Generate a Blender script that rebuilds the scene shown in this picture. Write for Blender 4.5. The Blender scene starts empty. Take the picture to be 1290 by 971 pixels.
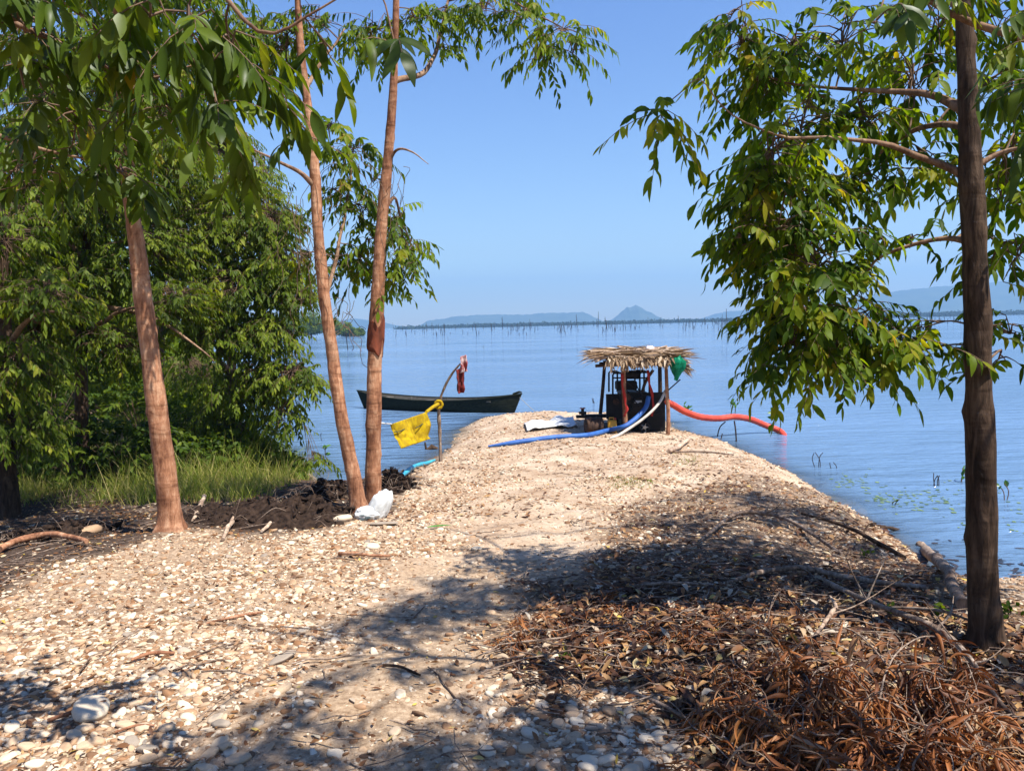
import bpy, math, random
import numpy as np
from mathutils import Matrix, Vector

# ------------------------------------------------------------------ camera, world, sun, exposure
sc = bpy.context.scene
COL = sc.collection
rng = np.random.default_rng(11)
random.seed(5)
W0, H0, F0 = 1290.0, 971.0, 993.0
ZC = 2.35
PITCH, ROLL = 4.4, -1.35
cam = bpy.data.objects.new('camera', bpy.data.cameras.new('camera'))
COL.objects.link(cam)
sc.camera = cam
RM = Matrix.Rotation(math.radians(90 - PITCH), 4, 'X') @ Matrix.Rotation(math.radians(ROLL), 4, 'Z')
cam.matrix_world = Matrix.Translation((0, 0, ZC)) @ RM
cam.data.sensor_width = 36
cam.data.lens = 36 * F0 / W0
cam.data.clip_start = 0.05
cam.data.clip_end = 20000

SUN_EL, SUN_AZ = 60.0, 127.0       # azimuth clockwise from +Y (the view direction)
se, sa = math.radians(SUN_EL), math.radians(SUN_AZ)
SUNV = np.array([math.cos(se) * math.sin(sa), math.cos(se) * math.cos(sa), math.sin(se)])
sun = bpy.data.objects.new('sun', bpy.data.lights.new('sun', 'SUN'))
COL.objects.link(sun)
sun.data.energy = 5.0
sun.data.angle = math.radians(0.5)
sun.data.color = (1.0, 0.96, 0.89)
sun.rotation_euler = Vector(SUNV).to_track_quat('Z', 'Y').to_euler()
sun.location = (20, -10, 40)

wd = bpy.data.worlds.new("World")
sc.world = wd
wd.use_nodes = True
nt = wd.node_tree
bg = nt.nodes['Background']
sky = nt.nodes.new('ShaderNodeTexSky')
sky.sky_type = 'NISHITA'
sky.sun_disc = False
sky.sun_elevation = se
sky.sun_rotation = sa
sky.air_density = 1.4
sky.dust_density = 0.0
sky.ozone_density = 6.0
hs = nt.nodes.new('ShaderNodeHueSaturation')
hs.inputs['Saturation'].default_value = 1.16
hs.inputs['Hue'].default_value = .518
nt.links.new(sky.outputs[0], hs.inputs['Color'])
nt.links.new(hs.outputs[0], bg.inputs[0])
bg.inputs[1].default_value = 0.08
sc.view_settings.view_transform = 'Standard'
sc.view_settings.look = 'None'
sc.view_settings.exposure = 1.05
sc.view_settings.gamma = 1.0
sc.render.engine = 'CYCLES'
sc.cycles.use_denoising = True
sc.cycles.max_bounces = 7
sc.cycles.diffuse_bounces = 3
sc.cycles.glossy_bounces = 3
sc.cycles.transmission_bounces = 4
sc.cycles.volume_bounces = 0
sc.cycles.sample_clamp_indirect = 6

# ------------------------------------------------------------------ projection helpers
R3 = np.array(RM.to_3x3())
def ray(px, py):
    px = np.asarray(px, float); py = np.asarray(py, float)
    d = np.stack([(px - W0 / 2) / F0, -(py - H0 / 2) / F0, -np.ones_like(px)], -1)
    return d @ R3.T
def P(px, py, Y):
    d = ray(px, py)
    return np.array([0, 0, ZC]) + d * (np.asarray(Y, float) / d[..., 1])[..., None]
def WP(px, py):
    d = ray(px, py)
    return np.array([0, 0, ZC]) + d * (-ZC / d[..., 2])[..., None]
def nrm(v):
    return v / np.maximum(np.linalg.norm(v, axis=-1, keepdims=True), 1e-9)
def sstep(x, a, b):
    t = np.clip((x - a) / (b - a), 0, 1)
    return t * t * (3 - 2 * t)

def _hash(ix, iy, iz):
    n = (ix * 374761393 + iy * 668265263 + iz * 2147483647 % 1013904223) & 0xffffffff
    n = ((n ^ (n >> 13)) * 1274126177) & 0xffffffff
    n = ((n ^ (n >> 16)) * 2246822519) & 0xffffffff
    return ((n ^ (n >> 15)) & 0xffffff) / float(0xffffff)
def vnoise(p):
    p = np.asarray(p, float)
    i = np.floor(p).astype(np.int64); f = p - i; f = f * f * (3 - 2 * f)
    out = 0
    for a in (0, 1):
        for b in (0, 1):
            for c in (0, 1):
                w = (f[..., 0] if a else 1 - f[..., 0]) * (f[..., 1] if b else 1 - f[..., 1]) * (f[..., 2] if c else 1 - f[..., 2])
                out = out + w * _hash(i[..., 0] + a, i[..., 1] + b, i[..., 2] + c)
    return out * 2 - 1
def fbm(p, o=4):
    s, a = 0, 1.0
    p = np.asarray(p, float)
    for k in range(o):
        s = s + a * vnoise(p * 2 ** k + 17.3 * k); a *= .5
    return s

# ------------------------------------------------------------------ terrain function
def w2(px, py):
    return tuple(WP(px, py)[:2])
SHORE = [(40, -30), (40, 2), (9, 5.2), (5.6, 5.8), w2(1290, 772), w2(1235, 775), w2(1195, 765), w2(1160, 725), w2(1140, 695), w2(1090, 655),
         w2(1050, 632), w2(985, 594), w2(920, 563), w2(860, 546), w2(845, 533), w2(800, 525), w2(740, 522), w2(700, 521),
         w2(655, 523), w2(615, 527), w2(590, 538), w2(572, 556), w2(545, 584), w2(515, 602), w2(470, 615), w2(430, 622),
         w2(400, 618), w2(385, 606), w2(375, 590), w2(330, 562), w2(275, 535), w2(258, 505), w2(250, 482), (-22, 55), (-90, 70), (-90, -30)]
SH = np.array(SHORE)
def shore_sd(x, y):
    x = np.asarray(x, float); y = np.asarray(y, float)
    shp = x.shape; x = x.ravel(); y = y.ravel()
    best = np.full(x.shape, 1e9); ins = np.zeros(x.shape, bool)
    n = len(SH)
    for i in range(n):
        ax, ay = SH[i]; bx, by = SH[(i + 1) % n]
        ex, ey = bx - ax, by - ay
        t = np.clip(((x - ax) * ex + (y - ay) * ey) / (ex * ex + ey * ey), 0, 1)
        best = np.minimum(best, (x - ax - t * ex) ** 2 + (y - ay - t * ey) ** 2)
        c = ((ay > y) != (by > y))
        if ey != 0:
            ins ^= c & (x < ex * (y - ay) / ey + ax)
    d = np.sqrt(best)
    return np.where(ins, d, -d).reshape(shp)
def Hgt(x, y, fine=True):
    x = np.asarray(x, float); y = np.asarray(y, float)
    wob = 0.22 * vnoise(np.stack([x * 1.3, y * 1.3, x * 0 + 4.2], -1)) + 0.1 * vnoise(np.stack([x * 4, y * 4, x * 0], -1))
    near = np.clip(1 - np.maximum(y - 30, 0) / 20, 0, 1)
    sd = shore_sd(x, y) + wob * near
    base = np.interp(y, [-30, 0, 3, 5, 8, 12, 15, 18.5, 24, 60], [.8, .76, .75, .71, .56, .38, .27, .2, .3, .5])
    left = sstep(-x, 2.6, 6.0) * (1 - sstep(y, 9, 13))
    base = base - 0.16 * left
    land = base * (1 - np.exp(-np.maximum(sd, 0) / 0.55))
    out = -np.minimum(1.2, 0.22 * np.maximum(-sd, 0))
    h = np.where(sd > 0, land, out)
    if fine:
        m = sstep(sd, 0.0, 0.8) * near
        q = np.stack([x, y, x * 0], -1)
        h = h + m * (0.045 * fbm(q * 0.9, 3) + 0.012 * fbm(q * 5, 3))
    return h
_gx = np.linspace(-16, 16, 641); _gy = np.linspace(-1, 42, 861)
_GH = Hgt(*np.meshgrid(_gx, _gy, indexing='xy'), False)
def Hfast(x, y):
    fx = np.clip((x + 16) / .05, 0, 639.999); fy = np.clip((y + 1) / .05, 0, 859.999)
    i = fx.astype(int); j = fy.astype(int); a = fx - i; b = fy - j
    return (_GH[j, i] * (1 - a) + _GH[j, i + 1] * a) * (1 - b) + (_GH[j + 1, i] * (1 - a) + _GH[j + 1, i + 1] * a) * b
def G(px, py, n=500):
    d = ray(px, py)
    d = d / d[..., 1:2]
    ts = np.geomspace(1.2, 60, n)
    res = np.full(d.shape[:-1], 60.0); done = np.zeros(d.shape[:-1], bool)
    prev = 0.6
    for t in ts:
        q = d * t
        below = (ZC + q[..., 2] < np.maximum(Hfast(q[..., 0], q[..., 1]), 0)) & ~done
        res = np.where(below, (t + prev) / 2, res); done |= below; prev = t
    q = d * res[..., None]
    z = Hgt(q[..., 0], q[..., 1])
    return np.stack([q[..., 0], q[..., 1], z], -1)

# ------------------------------------------------------------------ object helpers
def build(name, V, Fs, mat, parent=None, attrs=None, smooth=True, face_mats=None):
    V = np.asarray(V, np.float32).reshape(-1, 3)
    if parent is not None:
        V = V - np.array(tops[parent.name], np.float32)
    me = bpy.data.meshes.new(name)
    me.vertices.add(len(V)); me.vertices.foreach_set('co', V.ravel())
    loops, starts, n = [], [], 0
    for Fa in Fs:
        Fa = np.asarray(Fa, np.int32)
        if len(Fa) == 0: continue
        k = Fa.shape[1]
        loops.append(Fa.ravel()); starts.append(n + np.arange(len(Fa), dtype=np.int32) * k); n += Fa.size
    loops = np.concatenate(loops); starts = np.concatenate(starts)
    me.loops.add(len(loops)); me.loops.foreach_set('vertex_index', loops)
    me.polygons.add(len(starts)); me.polygons.foreach_set('loop_start', starts)
    me.polygons.foreach_set('use_smooth', np.full(len(starts), smooth))
    for k, a in (attrs or {}).items():
        at = me.attributes.new(k, 'FLOAT', 'POINT')
        at.data.foreach_set('value', np.asarray(a, np.float32).ravel())
    me.update(calc_edges=True)
    me.validate()
    if mat: me.materials.append(mat)
    o = bpy.data.objects.new(name, me)
    COL.objects.link(o)
    if parent is not None: o.parent = parent
    tops[o.name] = tops[parent.name] if parent is not None else (0, 0, 0)
    return o
tops = {}
PATHS = {}
def thing(name, label, cat, loc=(0, 0, 0), group=None):
    o = bpy.data.objects.new(name, None)
    COL.objects.link(o)
    o.location = tuple(float(v) for v in loc); o.empty_display_size = .1
    o['label'] = label; o['category'] = cat
    if group: o['group'] = group
    tops[o.name] = tuple(float(v) for v in loc)
    return o
def tag(o, label=None, cat=None, group=None, kind=None):
    if label: o['label'] = label
    if cat: o['category'] = cat
    if group: o['group'] = group
    if kind: o['kind'] = kind
    return o

class MB:
    def __init__(s): s.V = []; s.F3 = []; s.F4 = []; s.n = 0; s.A = []
    def add(s, V, F3=None, F4=None, a=None):
        V = np.asarray(V, float).reshape(-1, 3)
        if F3 is not None and len(F3): s.F3.append(np.asarray(F3, int) + s.n)
        if F4 is not None and len(F4): s.F4.append(np.asarray(F4, int) + s.n)
        s.A.append(np.zeros(len(V)) if a is None else np.broadcast_to(np.asarray(a, float), (len(V),)))
        s.V.append(V); s.n += len(V)
    def box(s, c, size, rz=0, rx=0, ry=0):
        M = np.array((Matrix.Rotation(rz, 3, 'Z') @ Matrix.Rotation(ry, 3, 'Y') @ Matrix.Rotation(rx, 3, 'X')))
        v = np.array([[x, y, z] for x in (-.5, .5) for y in (-.5, .5) for z in (-.5, .5)]) * np.array(size)
        s.add(v @ M.T + np.array(c), None, [[0, 1, 3, 2], [4, 6, 7, 5], [0, 4, 5, 1], [2, 3, 7, 6], [0, 2, 6, 4], [1, 5, 7, 3]])
    def tube(s, pts, r, sides=10, caps=True, a=None):
        pts = np.asarray(pts, float); K = len(pts)
        r = np.broadcast_to(np.asarray(r, float), (K,))
        V, F = tubes(pts[None], r[None], sides)
        s.add(V, None, F, a)
        if caps:
            for e, ring in ((0, 0), (K - 1, K - 1)):
                vs = V[ring * sides:(ring + 1) * sides]
                c = pts[e]
                idx = np.arange(sides)
                f = np.stack([idx, (idx + 1) % sides, np.full(sides, sides)], 1)
                if e == 0: f = f[:, ::-1]
                s.add(np.vstack([vs, c]), f, None, a if a is None or np.isscalar(a) else None)
    def build(s, name, mat, parent=None, smooth=True, bevel=0, attr=None):
        fs = []
        if s.F3: fs.append(np.concatenate(s.F3))
        if s.F4: fs.append(np.concatenate(s.F4))
        o = build(name, np.concatenate(s.V), fs, mat, parent, {attr: np.concatenate(s.A)} if attr else None, smooth)
        if bevel:
            m = o.modifiers.new('bevel', 'BEVEL'); m.width = bevel; m.segments = 2; m.limit_method = 'ANGLE'
        return o

def tubes(paths, radii, sides):
    paths = np.asarray(paths, float); N, K, _ = paths.shape
    T = nrm(np.gradient(paths, axis=1))
    m = np.abs(nrm(paths[:, -1] - paths[:, 0]))
    ref = np.eye(3)[np.argmin(m, axis=1)][:, None, :]
    S = nrm(np.cross(T, np.broadcast_to(ref, T.shape))); B = np.cross(T, S)
    a = np.linspace(0, 2 * np.pi, sides, endpoint=False)
    V = paths[:, :, None, :] + radii[:, :, None, None] * (np.cos(a)[None, None, :, None] * S[:, :, None, :] + np.sin(a)[None, None, :, None] * B[:, :, None, :])
    i = np.arange(N)[:, None, None] * K * sides; k = np.arange(K - 1)[None, :, None] * sides; j = np.arange(sides)[None, None, :]
    j2 = (j + 1) % sides
    F = np.stack([i + k + j, i + k + j2, i + k + sides + j2, i + k + sides + j], -1).reshape(-1, 4)
    return V.reshape(-1, 3), F
def smooth_path(p, n):
    p = np.asarray(p, float)
    if len(p) < 3:
        t = np.linspace(0, 1, n)[:, None]; return p[0] * (1 - t) + p[-1] * t
    q = np.vstack([2 * p[0] - p[1], p, 2 * p[-1] - p[-2]])
    u = np.linspace(0, len(p) - 1 - 1e-6, n); i = u.astype(int); t = (u - i)[:, None]
    a, b, c, d = q[i], q[i + 1], q[i + 2], q[i + 3]
    return .5 * ((2 * b) + (-a + c) * t + (2 * a - 5 * b + 4 * c - d) * t ** 2 + (-a + 3 * b - 3 * c + d) * t ** 3)

# leaf blades: many small folded leaves in one mesh
def blades(base, D, Nn, L, Wd, rows=4, droop=0.25, fold=0.25, shape='leaf', curl=0.0):
    base, D, Nn = (np.asarray(a, float) for a in (base, D, Nn))
    N = len(base); L = np.broadcast_to(L, (N,)).astype(float); Wd = np.broadcast_to(Wd, (N,)).astype(float)
    D = nrm(D); S = nrm(np.cross(D, Nn)); Nn = np.cross(S, D)
    t = np.linspace(0, 1, rows)
    if shape == 'leaf': w = np.sin(np.pi * np.clip(t, 0.02, .985) ** 0.85) ** 0.8
    elif shape == 'grass': w = 1 - t * .92
    else: w = np.sin(np.pi * np.clip(t, 0.06, .96)) ** 0.5
    dr = np.broadcast_to(droop, (N,)).astype(float)
    C = base[:, None, :] + D[:, None, :] * (L[:, None] * t)[:, :, None] - np.array([0, 0, 1.])[None, None] * (dr[:, None] * L[:, None] * t ** 2)[:, :, None]
    if np.any(curl): C = C + Nn[:, None, :] * (np.broadcast_to(curl, (N,))[:, None] * L[:, None] * np.sin(np.pi * t)[None])[:, :, None]
    hw = Wd[:, None] * w[None] * .5
    if fold is None:
        V = np.stack([C - S[:, None] * hw[..., None], C + S[:, None] * hw[..., None]], 2); c = 2
    else:
        up = Nn[:, None] * (hw * fold)[..., None] if np.isscalar(fold) else Nn[:, None] * (hw * fold[:, None])[..., None]
        V = np.stack([C - S[:, None] * hw[..., None] + up, C, C + S[:, None] * hw[..., None] + up], 2); c = 3
    i = np.arange(N)[:, None, None] * rows * c; k = np.arange(rows - 1)[None, :, None] * c; j = np.arange(c - 1)[None, None]
    F = np.stack([i + k + j, i + k + j + 1, i + k + c + j + 1, i + k + c + j], -1).reshape(-1, 4)
    return V.reshape(-1, 3), F, rows * c

def spray_leaves(Pp, D, scale, nl=9, rows=4, rl=.30, ll=.115, ratio=.31, g=(.5, 1.3), rachis=True):
    """pinnate sprays of hanging leaflets: returns leaf mesh arrays and rachis paths"""
    N = len(Pp); D = nrm(D); scale = np.broadcast_to(scale, (N,))
    up = np.array([0, 0, 1.])
    S = nrm(np.cross(D, up) + 1e-4)
    Lr = rl * scale * rng.uniform(.75, 1.2, N)
    sag = rng.uniform(.2, .6, N)
    def rp(t): return Pp[:, None] + D[:, None] * (Lr[:, None] * t)[..., None] - up * (sag[:, None] * Lr[:, None] * t ** 2)[..., None]
    tt = np.broadcast_to(((np.arange(nl) + 1.2) / (nl + .2))[None], (N, nl))
    B = rp(tt)
    sg = np.where(np.arange(nl) % 2 == 0, 1., -1.)[None, :, None] * np.ones((N, 1, 1))
    sg[:, -1] = 0
    gg = rng.uniform(g[0], g[1], (N, nl, 1)) * rng.uniform(.7, 1.2, (N, 1, 1))
    LD = nrm(D[:, None] * rng.uniform(.25, .6, (N, nl, 1)) + S[:, None] * sg * rng.uniform(.45, .8, (N, nl, 1)) - up * gg + rng.normal(0, .16, (N, nl, 3)))
    LN = nrm(D[:, None] * .8 + up * .5 + S[:, None] * sg * .35 + rng.normal(0, .4, (N, nl, 3)))
    L = ll * scale[:, None] * rng.uniform(.75, 1.2, (N, nl))
    keep = rng.random((N, nl)) < .93
    b, d, n_, l = B[keep], LD[keep], LN[keep], L[keep]
    V, F, c = blades(b, d, n_, l, l * ratio * rng.uniform(.85, 1.15, len(l)), rows, droop=rng.uniform(-.05, .4, len(l)), fold=rng.uniform(.05, .6, len(l)), curl=rng.normal(0, .07, len(l)))
    sprtone = np.broadcast_to(rng.random((N, 1)), (N, nl))
    tone = np.clip(sprtone[keep] * .65 + rng.random(len(l)) * .35, 0, 1)
    paths = rp(np.broadcast_to(np.linspace(0, 1, 4)[None], (N, 4)))
    return V, F, np.repeat(tone, c), paths, .0022 * scale[:, None] * np.linspace(1.2, .6, 4)[None]

# ------------------------------------------------------------------ materials
def mat(name, rough=.6, spec=.3):
    m = bpy.data.materials.new(name); m.use_nodes = True
    b = m.node_tree.nodes['Principled BSDF']
    b.inputs['Roughness'].default_value = rough
    b.inputs['Specular IOR Level'].default_value = spec
    return m, m.node_tree, b
def N_(t, typ, **kw):
    n = t.nodes.new('ShaderNode' + typ)
    for k, v in kw.items():
        if k.startswith('i_'):
            key = k[2:].replace('_', ' ')
            n.inputs[key].default_value = v
        else: setattr(n, k, v)
    return n
def ramp(t, src, stops):
    r = t.nodes.new('ShaderNodeValToRGB')
    el = r.color_ramp.elements
    while len(el) < len(stops): el.new(.5)
    for e, (p, c) in zip(el, stops):
        e.position = p; e.color = (*c, 1) if len(c) == 3 else c
    t.links.new(src, r.inputs[0]); return r
def coords(t, scale=(1, 1, 1)):
    tc = t.nodes.new('ShaderNodeTexCoord'); mp = t.nodes.new('ShaderNodeMapping')
    mp.inputs['Scale'].default_value = scale
    t.links.new(tc.outputs['Object'], mp.inputs[0]); return mp.outputs[0]
def noise(t, scale, detail=4, vec=None, rough=.55):
    n = N_(t, 'TexNoise'); n.inputs['Scale'].default_value = scale; n.inputs['Detail'].default_value = detail; n.inputs['Roughness'].default_value = rough
    if vec is None: vec = coords(t)
    t.links.new(vec, n.inputs['Vector']); return n
def mixc(t, fac, a, b, mode='MIX'):
    n = t.nodes.new('ShaderNodeMix'); n.data_type = 'RGBA'; n.blend_type = mode
    if isinstance(fac, (int, float)): n.inputs[0].default_value = fac
    else: t.links.new(fac, n.inputs[0])
    for v, s in ((a, 6), (b, 7)):
        if isinstance(v, tuple): n.inputs[s].default_value = (*v, 1)
        else: t.links.new(v, n.inputs[s])
    return n.outputs[2]
def bump(t, b, h, strength=.3, dist=.02):
    n = t.nodes.new('ShaderNodeBump'); n.inputs['Strength'].default_value = strength; n.inputs['Distance'].default_value = dist
    t.links.new(h, n.inputs['Height']); t.links.new(n.outputs[0], b.inputs['Normal']); return n
def attr(t, name):
    n = t.nodes.new('ShaderNodeAttribute'); n.attribute_name = name; return n.outputs['Fac']

def simple(name, c1, c2, scale=8, rough=.6, spec=.3, bs=.2, bd=.01, metal=0, sc3=(1, 1, 1)):
    m, t, b = mat(name, rough, spec)
    n = noise(t, scale, 5, coords(t, sc3))
    r = ramp(t, n.outputs[0], [(.3, c1), (.7, c2)])
    t.links.new(r.outputs[0], b.inputs['Base Color'])
    b.inputs['Metallic'].default_value = metal
    if bs: bump(t, b, n.outputs[0], bs, bd)
    return m
def leaf_mat(name, stops, trans=.4, rough=.38, spec=.4, tcol=(1.25, 1.35, .6)):
    m, t, b = mat(name, rough, spec)
    r = ramp(t, attr(t, 'tone'), stops)
    n = noise(t, 38, 4, None, .7)
    rb = ramp(t, n.outputs[0], [(.30, (.55, .42, .25)), (.40, (.92, .92, .9)), (.6, (1, 1, 1)), (.75, (1.18, 1.1, .9))])
    c = mixc(t, .8, r.outputs[0], rb.outputs[0], 'MULTIPLY')
    t.links.new(c, b.inputs['Base Color'])
    tr = t.nodes.new('ShaderNodeBsdfTranslucent')
    tc = mixc(t, 1.0, c, tcol, 'MULTIPLY'); t.links.new(tc, tr.inputs[0])
    mx = t.nodes.new('ShaderNodeMixShader'); mx.inputs[0].default_value = trans
    t.links.new(b.outputs[0], mx.inputs[1]); t.links.new(tr.outputs[0], mx.inputs[2])
    t.links.new(mx.outputs[0], t.nodes['Material Output'].inputs[0])
    return m
M = {}
TC = (1.5, 1.4, .35)
M['leaf'] = leaf_mat('leaf_green', [(0, (.025, .05, .005)), (.4, (.08, .14, .009)), (.75, (.18, .25, .014)), (.93, (.26, .24, .02)), (1, (.32, .18, .025))], .55, .5, .15, TC)
M['leaf_olive'] = leaf_mat('leaf_olive', [(0, (.020, .045, .005)), (.35, (.07, .13, .009)), (.7, (.18, .25, .013)), (.93, (.32, .28, .02)), (1, (.36, .2, .025))], .6, .5, .15, TC)
M['leaf_fore'] = leaf_mat('leaf_foreground', [(0, (.03, .055, .007)), (.5, (.07, .115, .010)), (.85, (.14, .19, .015)), (.96, (.21, .22, .02)), (1, (.40, .2, .03))], .5, .4, .22, TC)
M['leaf_back'] = leaf_mat('leaf_background', [(0, (.028, .052, .005)), (.5, (.10, .15, .011)), (.85, (.20, .25, .018)), (1, (.30, .29, .025))], .5, .5, .15, TC)
M['leaf_shrub'] = leaf_mat('leaf_shrub', [(0, (.025, .05, .006)), (.6, (.065, .11, .010)), (1, (.15, .19, .02))], .45, .5, .15, TC)
M['grass'] = leaf_mat('grass_blade', [(0, (.08, .13, .015)), (.5, (.16, .22, .025)), (.8, (.28, .28, .05)), (1, (.42, .34, .14))], .4, .5, .2)
M['litter'] = leaf_mat('dead_leaf', [(0, (.03, .014, .009)), (.4, (.10, .04, .017)), (.7, (.21, .095, .036)), (.88, (.38, .22, .09)), (.95, (.42, .36, .28)), (1, (.5, .34, .05))], .15, .6, .25, (1.1, .8, .5))
M['dry'] = leaf_mat('dry_branch_leaf', [(0, (.035, .018, .012)), (.25, (.13, .045, .016)), (.5, (.25, .085, .024)), (.78, (.38, .15, .042)), (.9, (.30, .20, .13)), (1, (.46, .30, .15))], .22, .55, .3, (1.1, .8, .45))
M['thatch'] = leaf_mat('thatch', [(0, (.09, .055, .032)), (.5, (.24, .15, .085)), (.85, (.40, .28, .17)), (1, (.52, .41, .29))], .1, .7, .2, (1, .9, .7))

def bark(name, c0, c1, c2, ring=7.0, vert=1.0, ringmix=.5):
    m, t, b = mat(name, .8, .15)
    n0 = noise(t, 7, 8, coords(t, (1, 1, .5)), .72)                   # blotches
    n1 = noise(t, 1.0, 5, coords(t, (26, 26, 4.5)), .7); n1.inputs['Distortion'].default_value = .8               # vertical fissures
    n2 = noise(t, 1.0, 2, coords(t, (2.2, 2.2, 11)), .4); n2.inputs['Distortion'].default_value = .6   # ring scars
    n3 = noise(t, 1.0, 3, coords(t, (7, 7, 26)), .5)                 # lenticels
    h = t.nodes.new('ShaderNodeMix'); h.data_type = 'FLOAT'; h.inputs[0].default_value = 1 - ringmix
    t.links.new(n0.outputs[0], h.inputs[2]); t.links.new(n1.outputs[0], h.inputs[3])
    r = ramp(t, h.outputs[0], [(.38, c0), (.5, c1), (.63, c2)])
    r4 = ramp(t, n2.outputs[0], [(.445, (1, 1, 1)), (.49, (.42, .33, .3)), (.51, (.42, .33, .3)), (.53, (1, 1, 1))])
    nm = noise(t, 1.0, 3, coords(t, (9, 9, 5)), .6); rm = ramp(t, nm.outputs[0], [(.46, (0, 0, 0)), (.6, (1, 1, 1))])
    c = mixc(t, rm.outputs[0], r.outputs[0], mixc(t, ringmix, r.outputs[0], r4.outputs[0], 'MULTIPLY'))
    r5 = ramp(t, n3.outputs[0], [(.30, (.45, .36, .33)), (.37, (1, 1, 1)), (.70, (1, 1, 1)), (.78, (1.3, 1.25, 1.2))])
    c = mixc(t, .4, c, r5.outputs[0], 'MULTIPLY')
    big = noise(t, 1.6, 3); r6 = ramp(t, big.outputs[0], [(.33, (.5, .43, .40)), (.5, (1, .98, .95)), (.64, (1.3, 1.32, 1.3))])
    c = mixc(t, .8, c, r6.outputs[0], 'MULTIPLY')
    t.links.new(c, b.inputs['Base Color'])
    ad = t.nodes.new('ShaderNodeMath'); ad.operation = 'ADD'; t.links.new(h.outputs[0], ad.inputs[0]); t.links.new(n2.outputs[0], ad.inputs[1])
    bump(t, b, ad.outputs[0], .9, .016)
    return m
M['bark_red'] = bark('bark_reddish', (.11, .042, .022), (.31, .145, .078), (.52, .32, .20), ringmix=.6)
M['bark_dark'] = bark('bark_dark', (.017, .010, .006), (.052, .031, .019), (.10, .064, .042), ringmix=.25)
M['bark_branch'] = bark('bark_branch', (.09, .05, .03), (.22, .13, .08), (.36, .25, .17))
M['twig'] = simple('twig_wood', (.07, .04, .025), (.2, .13, .085), 20, .8, .15, .2)
M['dead_wood'] = bark('dead_wood', (.07, .045, .032), (.19, .135, .10), (.36, .28, .22), ringmix=.3)
M['pale_wood'] = bark('pale_wood', (.16, .10, .07), (.38, .27, .19), (.58, .46, .35), ringmix=.2)
M['stake'] = simple('stake_wood', (.018, .013, .012), (.06, .045, .04), 5, .85, .15, 0)

# ------------------------------------------------------------------ region masks on the ground (world xy)
def inpoly(x, y, poly):
    ins = np.zeros(np.shape(x), bool); n = len(poly)
    for i in range(n):
        ax, ay = poly[i]; bx, by = poly[(i + 1) % n]
        c = ((ay > y) != (by > y))
        if by != ay: ins = ins ^ (c & (x < (bx - ax) * (y - ay) / (by - ay) + ax))
    return ins
def polydist(x, y, poly, closed=True):
    best = np.full(np.shape(x), 1e9); n = len(poly)
    for i in range(n if closed else n - 1):
        ax, ay = poly[i]; bx, by = poly[(i + 1) % n]
        ex, ey = bx - ax, by - ay
        t = np.clip(((x - ax) * ex + (y - ay) * ey) / (ex * ex + ey * ey + 1e-12), 0, 1)
        best = np.minimum(best, (x - ax - t * ex) ** 2 + (y - ay - t * ey) ** 2)
    return np.sqrt(best)
def gp(l): 
    a = np.array(l, float); return [tuple(q[:2]) for q in G(a[:, 0], a[:, 1])]
LIT = gp([(770, 645), (860, 612), (965, 603), (1062, 636), (1128, 678), (1180, 730), (1240, 771), (1289, 771)]) + [(7, 5.6), (7, -4), (.55, -4), (.75, 2.3)] + gp([(800, 905), (690, 830), (640, 790), (690, 735), (740, 690)])
SOIL = gp([(0, 745), (60, 720), (150, 700), (215, 665), (260, 672), (320, 680), (400, 668), (455, 650), (500, 628), (520, 600), (400, 605), (250, 600), (0, 600)]) + [(-14, 9), (-14, 4)]
TRACK = gp([(500, 970), (500, 860), (560, 780), (640, 700), (690, 620), (700, 570)])
TRACK = [(-.2, -3)] + TRACK
GRASSB = gp([(0, 625), (120, 635), (200, 632), (260, 628), (330, 632), (398, 618)]) + [w2(375, 585), w2(330, 558), w2(275, 530), w2(258, 505), (-22, 55), (-60, 60), (-60, 8)]
def masks(x, y):
    nz = .25 * fbm(np.stack([x * 2.2, y * 2.2, x * 0 + 9], -1), 3)
    def soft(poly, w=.25):
        d = polydist(x, y, poly); s = np.where(inpoly(x, y, poly), d, -d)
        return sstep(s + nz, -w, w)
    lit = soft(LIT) * (1 - .45 * sstep(y, 4.6, 6.4)); soil = soft(SOIL); gr = soft(GRASSB, .3)
    tr = 1 - sstep(polydist(x, y, TRACK, False) + nz * 1.2, .25, .85)
    return lit, soil, gr, tr

# ------------------------------------------------------------------ ground sheet
ys = np.concatenate([np.linspace(-9, 1.4, 26), np.geomspace(1.5, 26, 430), np.geomspace(26.8, 4000, 60)])
us = np.linspace(-1, 1, 380)
us = np.sign(us) * (np.abs(us) * .55 + np.abs(us) ** 3 * .45)
YY, UU = np.meshgrid(ys, us, indexing='ij')
XX = UU * (9 + 1.05 * np.maximum(YY, 0))
ZZ = Hgt(XX, YY)
nr, nc = XX.shape
idx = np.arange(nr * nc).reshape(nr, nc)
GF = np.stack([idx[:-1, :-1], idx[:-1, 1:], idx[1:, 1:], idx[1:, :-1]], -1).reshape(-1, 4)
lit, soil, gr, tr = masks(XX, YY)
m, t, b = mat('ground_earth', .9, .15)
nA = noise(t, 2.2, 6); nB = noise(t, 28, 6, None, .7); nC = noise(t, 120, 3, None, .7)
sand = ramp(t, nA.outputs[0], [(.3, (.31, .205, .13)), (.5, (.44, .325, .225)), (.7, (.57, .45, .335))])
grit = ramp(t, nB.outputs[0], [(.33, (.45, .42, .40)), (.5, (.95, .93, .9)), (.66, (1.2, 1.18, 1.15))])
grav = mixc(t, .75, sand.outputs[0], grit.outputs[0], 'MULTIPLY')
lite = ramp(t, nB.outputs[0], [(.3, (.032, .017, .010)), (.55, (.085, .045, .024)), (.75, (.18, .105, .06))])
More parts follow.
